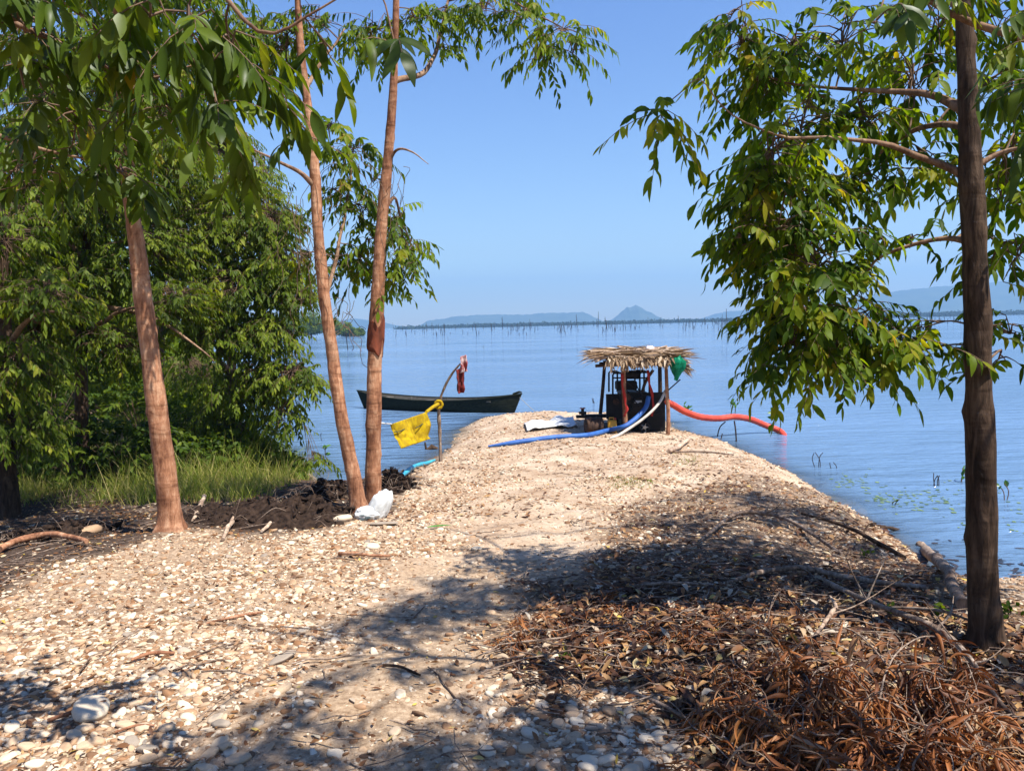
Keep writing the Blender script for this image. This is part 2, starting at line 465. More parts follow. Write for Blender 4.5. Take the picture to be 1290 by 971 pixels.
soilc = ramp(t, nB.outputs[0], [(.3, (.028, .018, .013)), (.6, (.075, .05, .036)), (.8, (.15, .11, .08))])
wet = ramp(t, nA.outputs[0], [(.3, (.11, .08, .055)), (.7, (.19, .15, .105))])
gap = ramp(t, nB.outputs[0], [(.32, (.12, .07, .04)), (.5, (.27, .175, .105)), (.68, (.46, .33, .21))])
grav = mixc(t, attr(t, 'stony'), grav, gap.outputs[0])
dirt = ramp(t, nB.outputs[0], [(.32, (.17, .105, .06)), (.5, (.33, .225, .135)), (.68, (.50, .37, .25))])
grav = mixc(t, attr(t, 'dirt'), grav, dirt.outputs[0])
c = mixc(t, attr(t, 'litter'), grav, lite.outputs[0])
c = mixc(t, attr(t, 'soil'), c, soilc.outputs[0])
c = mixc(t, attr(t, 'wet'), c, wet.outputs[0])
t.links.new(c, b.inputs['Base Color'])
ad = t.nodes.new('ShaderNodeMath'); ad.operation = 'ADD'
t.links.new(nB.outputs[0], ad.inputs[0]); t.links.new(nC.outputs[0], ad.inputs[1])
bump(t, b, ad.outputs[0], .55, .02)
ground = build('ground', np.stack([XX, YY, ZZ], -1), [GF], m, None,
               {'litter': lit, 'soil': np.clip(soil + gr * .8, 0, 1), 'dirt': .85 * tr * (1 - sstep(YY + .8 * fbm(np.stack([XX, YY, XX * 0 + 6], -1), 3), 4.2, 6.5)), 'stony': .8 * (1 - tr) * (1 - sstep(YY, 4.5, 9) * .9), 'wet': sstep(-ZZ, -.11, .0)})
tag(ground, kind='structure')

# ------------------------------------------------------------------ water
wy = np.concatenate([np.linspace(2.5, 26, 200), np.geomspace(26.3, 4000, 70)])
WY, WU = np.meshgrid(wy, us[::2], indexing='ij')
WX = WU * (9 + 1.05 * WY)
nr, nc = WX.shape
idx = np.arange(nr * nc).reshape(nr, nc)
WF = np.stack([idx[:-1, :-1], idx[:-1, 1:], idx[1:, 1:], idx[1:, :-1]], -1).reshape(-1, 4)
m, t, b = mat('lake_water', .06, .5)
b.inputs['IOR'].default_value = 1.33
big = noise(t, .05, 3, coords(t, (.5, 1.6, 1)))
wc = ramp(t, big.outputs[0], [(.35, (.09, .16, .26)), (.65, (.12, .205, .335))])
t.links.new(wc.outputs[0], b.inputs['Base Color'])
w1 = noise(t, 1.0, 3, coords(t, (1.1, 3.4, 1)), .55)
w2n = noise(t, 1.0, 3, coords(t, (5, 14, 1)), .55)
w3 = noise(t, 1.0, 2, coords(t, (.25, .8, 1)), .5)
s1 = t.nodes.new('ShaderNodeMath'); s1.operation = 'MULTIPLY_ADD'; s1.inputs[1].default_value = .22
t.links.new(w2n.outputs[0], s1.inputs[0]); t.links.new(w1.outputs[0], s1.inputs[2])
s2 = t.nodes.new('ShaderNodeMath'); s2.operation = 'MULTIPLY_ADD'; s2.inputs[1].default_value = 1.6
t.links.new(w3.outputs[0], s2.inputs[0]); t.links.new(s1.outputs[0], s2.inputs[2])
bp = bump(t, b, s2.outputs[0], .8, .22)
wr = ramp(t, big.outputs[0], [(.35, (.04, .04, .04)), (.65, (.13, .13, .13))]); t.links.new(wr.outputs[0], b.inputs['Roughness'])
tr_ = t.nodes.new('ShaderNodeBsdfTransparent'); tr_.inputs[0].default_value = (.75, .8, .78, 1)
mx = t.nodes.new('ShaderNodeMixShader')
t.links.new(attr(t, 'shallow'), mx.inputs[0]); t.links.new(b.outputs[0], mx.inputs[1]); t.links.new(tr_.outputs[0], mx.inputs[2])
t.links.new(mx.outputs[0], t.nodes['Material Output'].inputs[0])
hw = Hgt(WX, WY, False)
water = build('lake_water', np.stack([WX, WY, np.zeros_like(WX)], -1), [WF], m, None, {'shallow': .75 * np.exp(np.minimum(hw, 0) / .10)})
tag(water, kind='structure')

# ------------------------------------------------------------------ hills, far shore, haze
def hill(name, prof, Y, depth, mt):
    """prof: skyline pixels (px, py); a ridge of real depth behind the far shore"""
    pr = np.array(prof, float)
    n = 160; xs = np.linspace(pr[0, 0], pr[-1, 0], n)
    pyv = np.interp(xs, pr[:, 0], pr[:, 1])
    top = P(xs, pyv, Y)
    ridge = np.maximum(top[:, 2] + 2.0 * vnoise(np.stack([xs * .3, xs * 0, xs * 0], -1)), .5)
    js = np.linspace(-1, 1, 41)
    V = []
    for j in js:
        s = 1 - abs(j) ** 1.7
        z = ridge * s * (1 + .12 * vnoise(np.stack([xs * .12, xs * 0 + j * 5, xs * 0], -1)) * (1 - s)) - 1.0
        V.append(np.stack([top[:, 0], np.full(n, Y) + j * depth, np.minimum(z, ridge)], -1))
    V = np.array(V); idx = np.arange(41 * n).reshape(41, n)
    Fq = np.stack([idx[:-1, :-1], idx[:-1, 1:], idx[1:, 1:], idx[1:, :-1]], -1).reshape(-1, 4)
    return tag(build(name, V, [Fq], mt), kind='structure')
hm = simple('hill_woods', (.03, .05, .025), (.08, .10, .055), .02, .95, .05, 0)
hill('hills', [(530, 411), (540, 404), (575, 398), (610, 396), (660, 396), (690, 394), (735, 393), (742, 396), (752, 402), (758, 406)], 3300, 300, hm)
hill('hills', [(762, 405), (772, 402), (778, 397), (784, 391), (790, 387), (797, 386), (801, 384), (806, 386), (810, 389), (817, 392), (824, 396), (832, 400), (838, 404)], 3000, 130, hm)
hill('hills', [(884, 402), (900, 396), (915, 392), (930, 391), (960, 388), (1000, 390), (1040, 395)], 3500, 200, hm)
hill('hills', [(1010, 395), (1060, 380), (1100, 371), (1140, 365), (1180, 361), (1220, 358), (1290, 352), (1400, 345), (1500, 350), (1600, 380)], 3000, 420, hm)
hill('hills', [(380, 412), (420, 404), (450, 401), (480, 405), (512, 412)], 3600, 150, hm)

# far flooded woods: one low uncountable strip of crowns
def clump_mass(cs, rs, per, size, rows=3, ratio=.7, flat=.7):
    N = len(cs)
    q = nrm(rng.normal(0, 1, (N, per, 3))) * rng.uniform(.55, 1, (N, per, 1)) ** .5
    pos = cs[:, None] + q * rs[:, None] * np.array([1, 1, flat])
    d = rng.normal(0, 1, (N, per, 3)); nn = q + rng.normal(0, .5, q.shape)
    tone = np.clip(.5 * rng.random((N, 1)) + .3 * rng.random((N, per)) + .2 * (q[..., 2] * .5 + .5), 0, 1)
    L = (size * rng.uniform(.6, 1.3, (N, per)))
    V, F, c = blades(pos.reshape(-1, 3), d.reshape(-1, 3), nn.reshape(-1, 3), L.ravel(), L.ravel() * ratio, rows, droop=.2, fold=.2)
    return V, F, np.repeat(tone.ravel(), c)
n = 2200
pxs = rng.uniform(500, 1420, n); Yf = rng.uniform(900, 1300, n)
cs = P(pxs, 404 + 0 * pxs, Yf); rad = rng.uniform(2, 5, n)
cs[:, 2] = rng.uniform(.2, 2.0, n) * (0.7 + .9 * (pxs > 1050) + .5 * vnoise(np.stack([pxs * .03, pxs * 0, pxs * 0], -1)))
V, F, tn = clump_mass(cs, np.stack([rad * 1.8, rad * 1.8, rad], -1), 30, 2.6)
tag(build('far_wood', V, [F], leaf_mat('leaf_far_wood', [(0, (.008, .016, .012)), (1, (.04, .06, .035))], .15, .8, .05), None, {'tone': tn}), 'low dark strip of flooded woods along the far shore', 'woods', kind='stuff')

hz, t, b = mat('haze_air')
for n_ in list(t.nodes):
    if n_.type == 'BSDF_PRINCIPLED': t.nodes.remove(n_)
pv = t.nodes.new('ShaderNodeVolumePrincipled')
pv.inputs['Color'].default_value = (.34, .62, 1.0, 1)
pv.inputs['Density'].default_value = .00042
pv.inputs['Anisotropy'].default_value = .1
t.links.new(pv.outputs[0], t.nodes['Material Output'].inputs['Volume'])
mb = MB(); mb.box((0, 2300, 134), (9600, 4700, 272))
tag(mb.build('haze', hz, None, False), 'pale blue summer haze over the lake', 'haze', kind='stuff')

# ------------------------------------------------------------------ trees
def tree(name, label, cat, trunk, Y, limbs, clusters, barkm, leafm, group=None, nl=9, rows=4, ll=.115, wclusters=(), lean=0, sides=20, limb_mat=None, vines=None, ratio=.31, rl=.3, seed=None, base_ground=True, dens=1.0, g=(.5, 1.3)):
    tp = np.array([P(p[0], p[1], Y + (p[3] if len(p) > 3 else 0)) for p in trunk])
    tr_r = np.array([p[2] * .43 * Y / F0 for p in trunk])
    K = 110
    path = smooth_path(tp, K); rr = smooth_path(np.stack([tr_r, tr_r, tr_r], -1), K)[:, 0]
    if base_ground:
        path[0, 2] = float(Hgt(path[0, 0], path[0, 1])) - .12
        rr[:5] *= np.linspace(1.18, 1.0, 5)
    root = thing(name, label, cat, path[0], group)
    V, F = tubes(path[None], rr[None], sides)
    cen = np.repeat(path, sides, 0); d = V - cen
    nz = fbm(np.concatenate([V * 6], 0) + 3.1, 3)
    th_ = np.tile(np.linspace(0, 2 * np.pi, sides, endpoint=False), K); hz_ = np.repeat(np.linalg.norm(path - path[0], axis=1), sides)
    fl_ = np.exp(-np.maximum(hz_ - .10, 0) / .10)
    V = cen + d * (1 + fl_ * (.22 + .20 * np.sin(th_ * 4 + 1 + path[0, 0]) + .12 * np.sin(th_ * 7 + 2)))[:, None]; d = V - cen
    V = cen + d * (1 + .10 * nz[:, None] + .02 * vnoise(V * np.array([3, 3, 14.]))[:, None])
    # knots
    for k in range(5):
        i = rng.integers(8, K - 6); a = rng.integers(0, sides)
        kp = V[i * sides + a]; dist = np.linalg.norm(V - kp, axis=1)
        V = V + nrm(d) * (rr[i] * .2 * np.exp(-(dist / (rr[i] * .55)) ** 2))[:, None]
    build('trunk', V, [F], barkm, root)
    PATHS[root.name] = (path, rr)
    skel = [path[K // 4:]]; srad = [rr[K // 4:]]
    for lb in limbs:
        q = np.array([P(p[0], p[1], p[3]) if len(p) > 3 else P(p[0], p[1], Y) for p in lb])
        r = np.array([p[2] * .5 * (p[3] if len(p) > 3 else Y) / F0 for p in lb])
        i = np.argmin(np.linalg.norm(path - q[0], axis=1))
        if np.linalg.norm(path[i] - q[0]) < .5: q[0] = path[i]
        kk = 26; pq = smooth_path(q, kk); pr = np.maximum(np.interp(np.linspace(0, 1, kk), np.linspace(0, 1, len(r)), r) * np.linspace(1, .4, kk) ** .7, .0025)
        pq[1:] += .012 * np.stack([vnoise(pq[1:] * 5 + s_) for s_ in (0, 7, 13)], -1)
        V, F = tubes(pq[None], pr[None], 9)
        build('branch', V, [F], limb_mat or M['bark_branch'], root)
        skel.append(pq); srad.append(pr)
    SK = np.vstack(skel); SR = np.concatenate(srad)
    # clusters of sprays
    cl = []
    for c in clusters:
        px, py, rx, ry, Yc, dY, n = c
        cl.append((P(px, py, Yc), np.array([rx * Yc / F0, dY, ry * Yc / F0]), max(1, round(n * dens))))
    for c in wclusters: cl.append((np.array(c[0], float), np.array(c[1], float), int(c[2] * max(1, dens * 1.6))))
    LV, LF, LT, off = [], [], [], 0
    TV, TF, toff = [], [], 0
    for cc, rad, n in cl:
        j = np.argmin(np.linalg.norm((SK - cc) * np.array([1, 1, .8]), axis=1))
        s0 = SK[j]; L = np.linalg.norm(cc - s0)
        mid = (s0 + cc) / 2 + np.array([0, 0, .12 * L]) + rng.normal(0, .06 * L + .01, 3)
        end = cc + (cc - s0) / max(L, .01) * rad.mean() * .4
        sb = smooth_path(np.array([s0, mid, cc, end]), 14)
        sr = np.linspace(min(SR[j] * .6, .004 + .007 * L), .0025, 14)
        V, F = tubes(sb[None], sr[None], 6); TV.append(V); TF.append(F + toff); toff += len(V)
        q = nrm(rng.normal(0, 1, (n, 3))) * rng.uniform(.1, 1, (n, 1)) ** .5
        pos = cc + q * rad
        D = nrm(q * np.array([1, 1, .3]) + nrm(cc - s0) * .5 * np.array([1, 1, .4]) + rng.normal(0, .35, (n, 3)))
        D[:, 2] = D[:, 2] * .5 - .1
        V, F, tn, rp, rr_ = spray_leaves(pos, D, rng.uniform(.8, 1.15, n), nl, rows, rl, ll, ratio, g)
        LV.append(V); LF.append(F + off); LT.append(tn); off += len(V)
        # twig from the sub-branch to each spray
        kk = rng.integers(5, 14, n)
        a = sb[kk]; dd = pos - a
        tw = np.stack([a, a + dd * .4 + np.array([0, 0, .1]) * np.linalg.norm(dd, axis=1)[:, None], a + dd * .75 + np.array([0, 0, .05]) * np.linalg.norm(dd, axis=1)[:, None], pos], 1)
        V, F = tubes(tw, np.broadcast_to(np.linspace(.0045, .0022, 4)[None], (n, 4)), 4); TV.append(V); TF.append(F + toff); toff += len(V)
        V, F = tubes(rp, rr_, 3); TV.append(V); TF.append(F + toff); toff += len(V)
    if LV:
        build('crown', np.vstack(LV), [np.vstack(LF)], leafm, root, {'tone': np.concatenate(LT)})
        build('twigs', np.vstack(TV), [np.vstack(TF)], M['twig'], root)
    if vines:
        VV, VF, vo = [], [], 0
        for (px, py, spread, drop, Yv, n) in vines:
            for k in range(n):
                p0 = P(px + rng.normal(0, spread), py + rng.normal(0, 14), Yv + rng.normal(0, .12))
                st = np.cumsum(np.vstack([[0, 0, 0], rng.normal(0, .032, (9, 3)) + np.array([rng.normal(0, .02), 0, -drop * rng.uniform(.4, 1.2) / 9])]), 0)
                pp = smooth_path(p0 + st, 24)
                V, F = tubes(pp[None], np.full((1, 24), .0026), 4); VV.append(V); VF.append(F + vo); vo += len(V)
        build('hanging_vines', np.vstack(VV), [np.vstack(VF)], M['twig'], root)
    return root

def shade(px, py, h, r, n):
    """a crown cluster added h above a ground point, sunward, to cast shade on it"""
    g = G(px, py); q = g + SUNV / SUNV[2] * h
    return (q, (r, r, r * .55), n)

# right-hand tree
YD = 3.82
tree('shore_tree', 'tall dark brown tree with drooping olive leaves standing by the right-hand water edge', 'tree',
     [(1243, 830, 46), (1239, 740, 42), (1236, 650, 40), (1233, 480, 38), (1227, 300, 34), (1220, 150, 29), (1214, 0, 22), (1208, -160, 17), (1200, -350, 12)], YD,
     [[(1216, 140, 14), (1190, 125, 11, 3.95), (1160, 117, 10, 4.05), (1110, 114, 8, 4.2), (1060, 112, 6, 4.3), (1000, 107, 4, 4.4), (960, 95, 2, 4.4)],
      [(1222, 232, 12), (1180, 205, 9, 3.9), (1140, 190, 8, 3.85), (1090, 178, 6, 3.8), (1040, 172, 5, 3.8), (985, 172, 4, 3.8), (935, 152, 3, 3.75), (905, 128, 2.5, 3.7), (880, 98, 2.2, 3.7), (850, 122, 2, 3.7), (822, 142, 1.5, 3.7)],
      [(1222, 160, 10), (1185, 157, 8, 4.1), (1150, 165, 7, 4.3), (1110, 192, 6, 4.6), (1080, 212, 5, 4.8), (1045, 228, 3, 4.9), (1005, 250, 2, 5.0)],
      [(1226, 302, 10), (1195, 299, 7, 3.95), (1160, 306, 6, 4.0), (1110, 324, 5, 4.1), (1092, 345, 4, 4.2), (1075, 375, 3, 4.3), (1030, 395, 2, 4.3)],
      [(1222, 212, 9), (1260, 195, 7, 3.8), (1300, 185, 5, 3.7), (1350, 180, 3, 3.6)],
      [(1214, 20, 9), (1150, -40, 7, 4.2), (1060, -60, 5, 4.4), (980, -40, 3, 4.5), (935, 0, 2, 4.5)],
      [(1210, -150, 9), (1080, -260, 7, 3.6), (900, -330, 4, 3.2)],
      [(1205, -250, 8), (1080, -420, 6, 4.6), (960, -520, 3, 4.6)]],
     [(935, 45, 28, 34, 4.5, .25, 16), (965, 100, 38, 34, 4.5, .3, 20), (925, 15, 14, 18, 4.5, .2, 5), (1000, 60, 45, 45, 4.5, .3, 16), (1060, 45, 45, 40, 4.4, .3, 15),
      (975, 190, 34, 32, 4.0, .35, 18), (955, 215, 24, 24, 4.1, .25, 14), (948, 250, 20, 34, 4.2, .25, 16), (935, 290, 14, 22, 4.1, .2, 7), (980, 285, 32, 28, 4.1, .3, 17), (1000, 230, 45, 36, 4.3, .35, 20), (1050, 240, 40, 36, 4.7, .3, 16),
      (1010, 150, 50, 30, 4.4, .3, 16), (1090, 150, 40, 26, 4.4, .3, 14), (1150, 100, 45, 45, 4.4, .3, 20), (1110, 215, 40, 22, 4.5, .25, 12), (1170, 200, 28, 28, 4.5, .2, 10),
      (1020, 310, 52, 34, 4.2, .35, 26), (1000, 345, 36, 28, 4.2, .3, 20), (1055, 350, 32, 32, 4.3, .3, 16), (995, 375, 26, 26, 4.2, .3, 18), (1020, 395, 40, 30, 4.2, .35, 24), (1050, 425, 40, 34, 4.2, .3, 20), (1002, 425, 24, 22, 4.2, .3, 13),
      (1020, 455, 28, 24, 4.2, .25, 9), (972, 462, 12, 10, 4.2, .15, 4), (1080, 395, 26, 26, 4.3, .25, 9), (1120, 425, 34, 18, 4.1, .25, 9), (1165, 412, 18, 12, 4.0, .15, 4), (1145, 445, 16, 18, 4.0, .15, 4), (1090, 455, 22, 18, 4.1, .2, 6),
      (838, 142, 16, 5, 3.7, .05, 6), (1110, 300, 24, 14, 4.1, .2, 4), (1150, 300, 14, 12, 4.05, .15, 2),
      (1262, 110, 34, 45, 4.2, .3, 16), (1275, 190, 26, 40, 4.0, .3, 12), (1262, 250, 22, 34, 4.2, .3, 10), (1275, 320, 20, 44, 4.2, .3, 13), (1270, 420, 22, 32, 4.1, .2, 8), (1258, 452, 14, 14, 4.1, .15, 3), (1180, 30, 40, 40, 4.5, .3, 14), (1250, 30, 40, 40, 4.5, .3, 12)],
     M['bark_dark'], M['leaf_olive'], None, 11, 5, .070, rl=.24, ratio=.42,
     wclusters=[shade(860, 660, 5.2, .5, 26), shade(960, 650, 4.2, .45, 19), shade(900, 690, 4.8, .55, 33), shade(1000, 720, 4.0, .5, 23), shade(1000, 640, 5.0, .5, 30), shade(1080, 690, 4.6, .5, 34), shade(940, 622, 5.4, .4, 24), shade(1070, 735, 4.4, .5, 30), shade(1140, 725, 4.4, .45, 26), shade(960, 700, 4.8, .5, 26), shade(560, 745, 5.9, .34, 24), shade(470, 775, 6.1, .36, 22), shade(640, 735, 5.7, .28, 16)],  # unseen upper crown clusters added to shade the right bank and track
     limb_mat=M['bark_branch'], sides=22, dens=1.55, g=(.3, 1.1))

# twin trees left of the track
YB, YC = 7.3, 7.55
tree('leaning_tree', 'reddish barked leaning tree, left one of the touching pair by the white bag', 'tree',
     [(452, 646, 24), (446, 600, 22), (432, 535, 20), (418, 440, 18), (408, 370, 17), (401, 290, 16), (397, 220, 15), (390, 150, 13), (380, 75, 11), (375, 0, 9), (372, -90, 7)], YB,
     [[(398, 235, 8), (375, 215, 6, 7.2), (345, 200, 5, 7.1), (318, 188, 3, 7.0)],
      [(392, 160, 7), (365, 135, 6, 7.3), (330, 105, 4, 7.4), (300, 95, 3, 7.5)],
      [(385, 110, 6), (410, 70, 5, 7.5), (440, 30, 3, 7.7)],
      [(408, 380, 6), (425, 320, 5, 7.7), (438, 250, 4, 8.0), (445, 190, 3, 8.1)]],
     [(440, 190, 26, 26, 8.0, .3, 18), (430, 240, 22, 26, 8.0, .3, 14), (455, 260, 24, 30, 8.0, .3, 15), (428, 330, 22, 26, 8.0, .3, 12), (455, 335, 20, 30, 8.0, .3, 12), (415, 160, 20, 18, 7.8, .3, 8),
      (380, 320, 24, 24, 7.6, .3, 8), (360, 60, 40, 40, 7.6, .4, 26), (400, 30, 34, 30, 7.6, .4, 16), (330, 40, 40, 40, 7.6, .4, 22), (300, 100, 34, 30, 7.6, .4, 14)],
     M['bark_red'], M['leaf'], None, 11, 4, .080, rl=.25, dens=1.7, ratio=.40,
     vines=[(372, 240, 12, .9, 7.2, 9), (440, 200, 14, .8, 7.6, 10), (425, 380, 10, .5, 7.6, 10), (385, 300, 8, .6, 7.2, 6)])
tree('straight_tree', 'straight reddish tree with a peeled red patch, right one of the touching pair', 'tree',
     [(470, 640, 25), (470, 590, 23), (471, 530, 22), (472, 460, 21), (474, 410, 22), (477, 340, 18), (481, 280, 17), (487, 220, 15), (493, 150, 13), (497, 80, 10), (499, 0, 9), (502, -90, 7)], YC,
     [[(489, 210, 5), (500, 190, 4, 7.5), (520, 192, 3, 7.4), (540, 206, 1.5, 7.3)],
      [(497, 100, 8), (535, 90, 7, 7.8), (552, 55, 6, 8.0), (565, 0, 5, 8.2), (580, -60, 4, 8.3)],
      [(565, 0, 5, 8.2), (620, -8, 4, 7.9), (680, 20, 3, 7.6), (715, 40, 2, 7.4)],
      [(482, 270, 5), (498, 250, 4, 7.7), (508, 300, 3, 7.9), (512, 330, 2, 8.0)]],
     [(500, 285, 18, 28, 7.9, .25, 10), (508, 330, 20, 28, 7.9, .25, 13), (494, 355, 16, 16, 7.8, .2, 6), (515, 310, 12, 16, 7.9, .2, 5), (470, 300, 14, 24, 7.9, .2, 7),
      (560, 20, 40, 22, 8.0, .3, 14), (610, 10, 40, 18, 7.8, .3, 14), (660, 20, 36, 18, 7.6, .3, 12), (710, 38, 30, 18, 7.4, .25, 12), (680, 68, 18, 20, 7.4, .2, 7), (720, 60, 20, 12, 7.4, .2, 5), (560, 60, 12, 18, 8.0, .2, 4), (470, 40, 36, 30, 7.8, .3, 14), (520, 20, 30, 26, 7.8, .3, 10), (640, -20, 60, 20, 7.9, .3, 14)],
     M['bark_red'], M['leaf'], None, 11, 4, .080, rl=.25, dens=1.7, ratio=.40, vines=[(500, 230, 10, .8, 7.5, 9), (515, 300, 7, .5, 7.6, 5)])
# peeled red patch on the straight tree
_rt = bpy.data.objects['straight_tree']; _pp, _pr = PATHS['straight_tree']
_za, _zb = P(472, 442, YC)[2], P(474, 404, YC)[2]
_zs = np.linspace(_za, _zb, 26); _c = np.stack([np.interp(_zs, _pp[:, 2], _pp[:, k]) for k in range(3)], -1); _r = np.interp(_zs, _pp[:, 2], _pr)
_V, _F = tubes(_c[None], (_r * 1.10 * np.concatenate([[.8], np.linspace(1.04, 1.0, 24), [.8]]))[None], 26)
_cc = np.repeat(_c, 26, 0); _V = _cc + (_V - _cc) * (1 + .07 * fbm(_V * np.array([16, 16, 9.]), 3))[:, None]; _V[:, 2] += .16 * vnoise(_V * np.array([13, 13, 1.])) * np.repeat(np.abs(np.linspace(-1, 1, 26)), 26)
build('torn_bark', _V, [_F], simple('torn_red_bark', (.05, .016, .010), (.24, .065, .032), 11, .8, .15, .5, .02, sc3=(1, 1, .4)), _rt)
tree('foreground_trunk_tree', 'reddish bare-trunked tree with pale ring scars at the left of the gravel', 'tree',
     [(216, 668, 36), (212, 630, 32), (204, 560, 29), (192, 470, 27), (182, 390, 25), (172, 310, 23), (164, 250, 21), (158, 170, 18), (152, 80, 15), (148, 0, 13), (144, -120, 9)], 6.7,
     [[(160, 200, 9), (120, 170, 6, 6.3), (60, 150, 4, 6.0)], [(156, 130, 9), (200, 90, 6, 6.4), (250, 60, 4, 6.2)], [(150, 60, 9), (90, 10, 6, 6.4), (20, -30, 4, 6.0)]],
     [(60, 140, 50, 40, 6.0, .4, 24), (120, 180, 40, 36, 6.2, .4, 18), (220, 110, 50, 40, 6.3, .4, 24), (260, 50, 50, 40, 6.2, .4, 22), (150, 60, 60, 50, 6.5, .4, 28), (40, 40, 60, 50, 6.1, .4, 26), (120, -30, 90, 40, 6.4, .5, 24), (20, 220, 40, 40, 6.0, .4, 16), (200, 180, 34, 30, 6.6, .3, 10)],
     M['bark_red'], M['leaf'], None, 11, 4, .088, rl=.26, dens=1.5,
     wclusters=[(P(a_, b_, c_) + SUNV * t_, (.75, .75, .4), n_) for a_, b_, c_, t_, n_ in [(40, 430, 10, 4.2, 24), (30, 530, 8.8, 5, 32), (100, 540, 9.5, 5, 28), (170, 560, 10.5, 5.2, 16), (10, 640, 8, 5.4, 34), (60, 650, 8, 5.6, 24)]])  # crown clusters added sunward to keep the lower left bank in shade

# tree that stands left of the photographer and hangs its branches into the top of the picture
YO = 2.4
tree('overhanging_tree', 'near tree whose big glossy leaves hang into the top left corner', 'tree',
     [(-620, 1010, 110), (-600, 600, 100), (-560, 200, 85), (-520, -200, 65), (-470, -600, 40)], 2.3,
     [[(-540, 0, 40), (-300, -60, 22, 2.3), (-100, -20, 14, 2.4), (60, 50, 9, 2.5), (180, 95, 6, 2.6), (245, 85, 4, 2.6)],
      [(-530, -100, 40), (-200, -180, 20, 2.1), (120, -120, 12, 2.2), (260, -30, 8, 2.3), (330, 40, 6, 2.3), (400, 10, 4, 2.3), (470, -20, 3, 2.3), (497, 55, 2.5, 2.3)],
      [(-560, 100, 36), (-300, 150, 18, 2.6), (-60, 160, 10, 2.8), (60, 190, 6, 2.9), (140, 205, 4, 3.0)]],
     [(50, 30, 45, 25, 2.4, .15, 7), (120, 70, 40, 25, 2.5, .15, 8), (180, 70, 35, 22, 2.6, .15, 6), (30, 95, 40, 30, 2.6, .2, 8), (100, 150, 45, 35, 2.8, .2, 10), (150, 215, 25, 22, 2.9, .15, 6), (40, 210, 40, 30, 2.9, .2, 7),
      (240, 30, 40, 26, 2.4, .15, 6), (290, 60, 30, 24, 2.4, .15, 5), (290, 150, 26, 20, 2.6, .15, 5), (385, 165, 14, 10, 2.9, .08, 2), (500, 62, 4, 6, 2.3, .03, 2), (330, 110, 20, 22, 2.6, .1, 3), (10, 20, 40, 30, 2.3, .15, 6), (190, 10, 50, 18, 2.4, .15, 6), (70, -40, 120, 40, 2.4, .3, 16), (310, 190, 16, 12, 2.7, .1, 2), (210, 130, 24, 24, 2.7, .15, 4), (415, 60, 12, 12, 2.5, .1, 2)],
     M['bark_red'], M['leaf_fore'], None, 9, 7, .094, ratio=.33, rl=.17, dens=1.0)
# tree behind the photographer on the right
tree('canopy_tree', 'near tree with a thick limb crossing the top right corner', 'tree',
     [(2900, 1400, 130), (2850, 600, 120), (2750, -200, 100), (2600, -1200, 70)], 1.4,
     [[(2700, -200, 50), (2100, 90, 34, 1.6), (1600, 115, 22, 2.2), (1400, 78, 17, 2.7), (1290, 48, 13, 3.0), (1225, 27, 12, 3.1), (1160, -2, 10, 3.2), (1080, -60, 7, 3.3), (1000, -120, 4, 3.3)],
      [(2650, -900, 50), (1800, -1000, 30, 2.0), (1200, -1000, 20, 2.4), (700, -900, 10, 2.8)]],
     [(1326, 100, 10, 36, 2.6, .1, 8), (1330, 160, 10, 26, 2.5, .1, 6), (1105, 24, 26, 14, 2.9, .12, 4), (1310, 30, 30, 20, 2.8, .15, 5), (1180, -30, 80, 20, 3.1, .2, 10)],
     M['bark_dark'], M['leaf_fore'], None, 9, 6, .10, rl=.17, dens=.75, ratio=.33,
     wclusters=[shade(230, 990, 5.2, .22, 18), shade(320, 965, 5.0, .24, 20), shade(430, 960, 5.2, .22, 16), shade(520, 975, 5.4, .24, 16), shade(590, 945, 5.0, .2, 12), shade(350, 920, 5.1, .18, 9), shade(270, 950, 5.1, .2, 10), shade(400, 880, 5.5, .16, 7), shade(510, 845, 5.2, .15, 6), shade(650, 975, 4.6, .3, 24), shade(740, 950, 4.4, .4, 30), shade(850, 940, 4.0, .4, 24), shade(720, 890, 4.6, .34, 20), shade(620, 880, 5.0, .15, 6), shade(1240, 840, 3.6, .45, 26), shade(920, 830, 4.2, .22, 10)])  # unseen overhead clusters added to shade the near track and right corner

